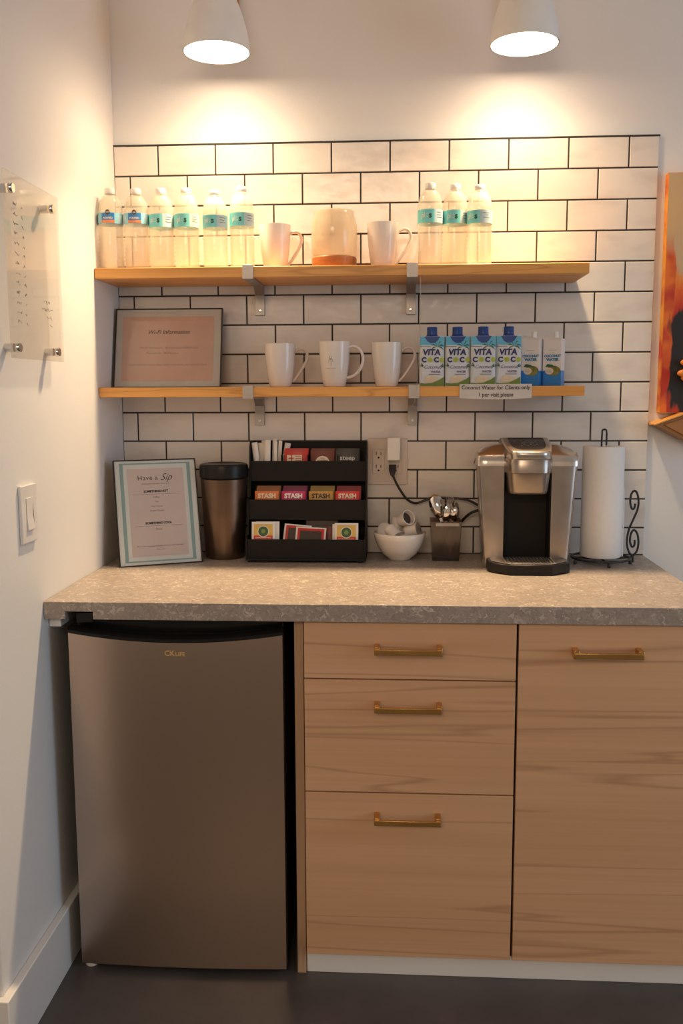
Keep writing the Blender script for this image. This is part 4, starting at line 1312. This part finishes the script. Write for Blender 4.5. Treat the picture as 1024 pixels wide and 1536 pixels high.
# lid handle: a U shaped light rim rising to the back around the dark control panel
def lidring(w_, yf_, dz):
    out = []
    for i in range(25):
        a = PI * i / 24
        c_, s_ = math.cos(a), math.sin(a)
        sgn = 1 if c_ >= 0 else -1
        x = w_ * sgn * abs(c_) ** 0.5
        y = -0.085 + (yf_ + 0.085) * (s_ ** 0.55 if s_ > 0 else 0)
        z = 0.300 + (y + 0.20) * 0.22 + dz
        out.append(Vector((x, y, z)))
    return out
b = B()
b.loft([hring(0.2792, 0.0565, -0.2115, -0.085, 24), lidring(0.0585, -0.2145, -0.008), lidring(0.0585, -0.2145, -0.002), lidring(0.056, -0.211, 0.0005), lidring(0.0445, -0.194, 0.0005), lidring(0.0435, -0.192, -0.003)])
lid = b.out('lid_handle', 'keurig_light', t, sharp=50)
b = B(); b.loft([lidring(0.0433, -0.1915, -0.010), lidring(0.0433, -0.1915, -0.0005)])
pan = b.out('control_panel', 'slate_panel', lid, sharp=50)
b = B()
def pz(y): return 0.300 + (y + 0.20) * 0.22 + 0.0003
for x, y in ((-0.017, -0.160), (-0.001, -0.160), (0.015, -0.160), (-0.010, -0.146), (0.007, -0.146), (0.022, -0.146), (-0.030, -0.118), (0.022, -0.118)):
    b.lathe([(0.0022 if y < -0.13 else 0.0014, 0), (0, 0.0006)], (x, y, pz(y)), 12)
for x in (-0.010, 0.010):
    b.box(x - 0.005, x + 0.005, -0.1345, -0.133, pz(-0.134), pz(-0.134) + 0.0004)
b.out('button_marks', 'light_dot', pan)
b = B(); b.lathe([(0.0022, 0), (0.001, 0.0012), (0, 0.0014)], (-0.006, -0.102, pz(-0.102)), 12); b.out('power_light', 'green_led', pan)
# drip tray
b = B()
def tray_poly(e=0.0):
    return [(-0.100 + e, -0.150), (-0.100 + e, -0.205 + e * .5), (-0.088 + e, -0.222 + e), (-0.050, -0.252 + e), (0.050, -0.252 + e), (0.088 - e, -0.222 + e), (0.100 - e, -0.205 + e * .5), (0.100 - e, -0.150)]
b.prism(tray_poly(), 'z', 0.0, 0.026)
tr = b.out('drip_tray', 'black_plastic', t, bevel=0.003)
b = B()
pp = tray_poly(0.007)
b.prism(pp, 'z', 0.0262, 0.0278)
gp = b.out('tray_plate', 'keurig_side', tr, bevel=0.0005)
b = B()
for k in range(15):
    x = -0.058 + k * 0.0083
    b.box(x - 0.0016, x + 0.0016, -0.236, -0.156, 0.0279, 0.0300)
b.box(-0.062, 0.062, -0.2385, -0.236, 0.0279, 0.0298)
b.out('grille', 'keurig_light', gp, smooth=False)

# ------------------------------------------------------------------ paper towels
px_, py_ = 0.727, -0.118
t = thing('paper_towel_holder', 'black wrought iron paper towel holder with scroll, right end of the countertop', 'paper towel holder', (px_, py_, CT))
b = B()
rb = 0.074
b.tube([(rb * math.cos(a), rb * math.sin(a), 0.014) for a in [2 * PI * k / 40 for k in range(40)]], 0.0030, 8, closed=True)
b.tube([(-rb, 0, 0.014), (-0.03, 0, 0.012), (0, 0, 0.012), (0.03, 0, 0.012), (rb, 0, 0.014)], 0.0026, 8)
b.tube([(0, -rb, 0.014), (0, 0, 0.012), (0, rb, 0.014)], 0.0026, 8)
b.out('base_ring', 'iron', t, sharp=80)
for a in (200, 275, 345, 90):
    b = B(); x, y = rb * math.cos(R(a)), rb * math.sin(R(a))
    b.lathe([(0, 0), (0.0035, 0.0005), (0.005, 0.004), (0.0035, 0.008), (0.002, 0.012), (0, 0.012)], (x, y, 0), 12)
    b.out('foot', 'iron', t)
b = B()
P = [(-0.006, 0, 0.014), (-0.006, 0, 0.325), (-0.0055, 0, 0.337)] + [(-0.006 * math.cos(R(a)), 0, 0.340 + 0.006 * math.sin(R(a))) for a in range(20, 170, 25)] + [(0.006, 0, 0.335), (0.006, 0, 0.305)]
b.tube(P, 0.0024, 8); b.out('centre_rod', 'iron', t, sharp=80)
# scroll arm: an S of two spirals
b = B()
sx0 = 0.083
low = [(sx0 + 0.002 + (0.0125 - 0.0095 * k / 26) * math.cos(R(250 - 18 * k)) * 1.0, 0.0, 0.052 + (0.0400 - 0.030 * k / 26) * math.sin(R(250 - 18 * k)) * 0.95) for k in range(27)]
S = []
for k in range(24, -1, -1):      # inner end of lower spiral outwards
    rr = 0.006 + 0.0105 * (24 - k) / 24
    a = R(-90 - 22 * k)
    S.append((sx0 + 0.001 + rr * math.cos(a) * 0.95, 0.0, 0.060 + rr * 2.6 * math.sin(a)))
low_end = S[-1]
S = S[:-1]
mid = [(sx0 - 0.0005, 0, 0.0175), (sx0 - 0.011, 0, 0.030), (sx0 - 0.0165, 0, 0.055), (sx0 - 0.013, 0, 0.085), (sx0 - 0.003, 0, 0.112), (sx0 + 0.007, 0, 0.138), (sx0 + 0.0095, 0, 0.160), (sx0 + 0.005, 0, 0.182), (sx0 - 0.003, 0, 0.188), (sx0 - 0.010, 0, 0.178), (sx0 - 0.0115, 0, 0.158), (sx0 - 0.007, 0, 0.142), (sx0 - 0.001, 0, 0.143), (sx0 + 0.001, 0, 0.155)]
b.tube(smooth_pts(mid, 5), 0.0028, 8)
lo_ = [(sx0 - 0.0005, 0, 0.0175), (sx0 + 0.010, 0, 0.032), (sx0 + 0.013, 0, 0.055), (sx0 + 0.009, 0, 0.077), (sx0 + 0.000, 0, 0.086), (sx0 - 0.007, 0, 0.076), (sx0 - 0.0085, 0, 0.056), (sx0 - 0.003, 0, 0.042), (sx0 + 0.003, 0, 0.047), (sx0 + 0.003, 0, 0.060)]
b.tube(smooth_pts(lo_, 5), 0.0028, 8)
b.tube([(sx0 - 0.010, 0, 0.014), (sx0, 0, 0.016), (sx0, 0, 0.002)], 0.0034, 8)
b.out('scroll_arm', 'iron', t, sharp=80)
t = thing('paper_towel_roll', 'white paper towel roll on the black iron holder', 'paper towel roll', (px_, py_, CT))
b = B(); b.lathe([(0.0195, 0.018), (0.050, 0.018), (0.0522, 0.021), (0.0525, 0.15), (0.0522, 0.300), (0.050, 0.303), (0.0195, 0.303), (0.0195, 0.018)], (0, 0, 0), 56)
b.out('roll', 'paper_towel', t, sharp=50)
b = B()
rows = []
for k in range(8):
    a = R(-20 - 3 * k) if k < 4 else R(-20 - 9)
    a = R(-12 + 5 * k); q = 0.0530 + 0.0016 * k
    zt, zb_ = 0.200 - 0.024 * k, 0.0195 - 0.001 * min(k, 3)
    rows.append([Vector((q * math.cos(a), q * math.sin(a) - 0.0, zb_)), Vector(((q + 0.0006) * math.cos(a), (q + 0.0006) * math.sin(a), zb_)), Vector(((q + 0.0006) * math.cos(a), (q + 0.0006) * math.sin(a), max(zt, 0.03))), Vector((q * math.cos(a), q * math.sin(a), max(zt, 0.03)))])
b.loft(rows); b.out('loose_sheet', 'paper_towel', t)

# ------------------------------------------------------------------ left wall: acrylic board and switch
AX = -0.5385
t = thing('acrylic_board', 'clear acrylic writing board on standoffs, left wall', 'board', (AX, -0.635, 1.4255))
b = B(); b.box(-0.0025, 0.0025, -0.137, 0.137, 0, 0.350)
b.out('acrylic_sheet', 'acrylic', t, bevel=0.0008)
for yy in (-0.118, 0.090):
    for zz in (0.020, 0.318):
        b = B()
        T = Matrix.Rotation(R(90), 4, 'Y')
        b.lathe([(0, -0.0203), (0.0085, -0.0203), (0.0085, -0.0027), (0, -0.0027)], (0, yy, zz), 22, T)
        b.lathe([(0, 0.0027), (0.0095, 0.0027), (0.0095, 0.009), (0.0085, 0.0105), (0, 0.0105)], (0, yy, zz), 22, T)
        b.out('standoff', 'chrome', t)
b = B()
rnd = random.Random(8)
def scribble(y0, z0, n, sc=0.0052):
    pts = []
    for k in range(n):
        pts.append((0.0030, y0 + k * sc * 0.55, z0 + rnd.uniform(-0.5, 0.9) * sc))
    b.tube(smooth_pts(pts, 2), 0.00045, 4)
for k in range(13):
    z_ = 0.292 - k * 0.0185
    scribble(-0.106, z_, 7 + (k % 3)); scribble(-0.067, z_ - 0.002, 4)
b.out('handwritten_list', 'ink_grey', t)
b = B()
for k, (y0, n) in enumerate(((0.03, 11), (0.020, 18), (0.045, 9), (0.062, 4))):
    scribble(y0, 0.118 - k * 0.015, n, 0.0062)
b.out('handwritten_note', 'ink_grey', t)

t = thing('light_switch', 'white rocker light switch on the left wall', 'light switch', (XW, -0.690, 1.1135))
b = B(); b.box(0.0003, 0.0068, -0.0395, 0.0395, -0.059, 0.059)
b.out('switch_plate', 'white_plastic', t, bevel=0.0015)
b = B(); b.prism([(0.0068, -0.033), (0.0105, -0.033), (0.0075, 0.0), (0.0082, 0.033), (0.0068, 0.033)], 'y', -0.0165, 0.0165)
b.out('rocker', 'white_plastic', t, bevel=0.0006)

# ------------------------------------------------------------------ right wall side: painting and ornament
t = thing('abstract_painting', 'orange, red and black abstract canvas at the right edge', 'painting', (0.889, WB, 1.300))
b = B(); b.box(0, 0.55, -0.028, -0.0005, 0, 0.611)
b.out('canvas', 'painting_edge', t, bevel=0.001)
b = B(); b.box(0.002, 0.549, -0.0288, -0.0281, 0.001, 0.610)
b.out('painted_face', 'painting_face', t, smooth=False)
t = thing('wood_ornament', 'pointed carved wooden wall ornament below the painting', 'ornament', (0.872, WB, 1.268))
b = B(); pl_ = [(0, 0), (0.072, 0.0265), (0.16, 0.030), (0.24, 0.0), (0.16, -0.062), (0.074, -0.040)]
b.prism(pl_, 'y', -0.060, -0.0005)
o = b.out('plaque', 'dark_carved_wood', t, bevel=0.002)
b = B()
ins = [(0.020, 0.001), (0.074, 0.0195), (0.158, 0.022), (0.215, 0.0), (0.156, -0.048), (0.074, -0.028)]
b.prism(ins, 'y', -0.0645, -0.0602)
b.out('carved_inset', 'dark_carved_wood', o, bevel=0.002)
b = B()
b.prism([(-0.003, -0.001), (0.0715, 0.0268), (0.16, 0.0303), (0.16, 0.0345), (0.0705, 0.0318), (-0.003, 0.004)], 'y', -0.066, -0.0005)
b.out('lit_top_edge', 'shelf_wood', t, bevel=0.001)  # lamplight on the plaque's top edge, put in as a strip of brighter wood
t = thing('orange_branch', 'orange fingerlike carved branch tips at the right edge in front of the painting', 'ornament', (0.985, WB - 0.045, 1.298))
b = B()
b.tube(smooth_pts([(0.01, 0, 0.004), (0.012, 0, 0.05), (0.006, 0, 0.09), (-0.010, -0.004, 0.120), (-0.030, -0.006, 0.132), (-0.052, -0.008, 0.131)], 4), [0.012] * 14 + [0.0115, 0.011, 0.010, 0.009, 0.008, 0.007, 0.004], 12)
b.tube(smooth_pts([(0.010, 0, 0.06), (-0.006, -0.004, 0.083), (-0.024, -0.006, 0.099), (-0.044, -0.008, 0.104), (-0.060, -0.009, 0.103)], 4), [0.012] * 10 + [0.0115, 0.011, 0.010, 0.009, 0.008, 0.006, 0.003], 12)
b.tube(smooth_pts([(0.006, 0, 0.055), (-0.012, -0.004, 0.078), (-0.030, -0.006, 0.090), (-0.050, -0.008, 0.092)], 4), [0.011] * 8 + [0.010, 0.009, 0.008, 0.006, 0.003], 12)
b.out('branch', 'coral_orange', t, sharp=80)

# clear cord that hangs from the upper right bracket
b = B(); b.tube(smooth_pts([(0.006, 0, -0.03), (0.0065, 0, -0.10), (0.004, 0, -0.18), (0.001, 0.001, -0.26), (-0.003, 0.003, -0.318), (-0.012, 0.004, -0.345)]), 0.0011, 8)
tag(b.out('clear_tubing', 'clear_cord', loc=(0.2475, -0.206, S2)), 'thin clear cord hanging from the upper right shelf bracket', 'cord')
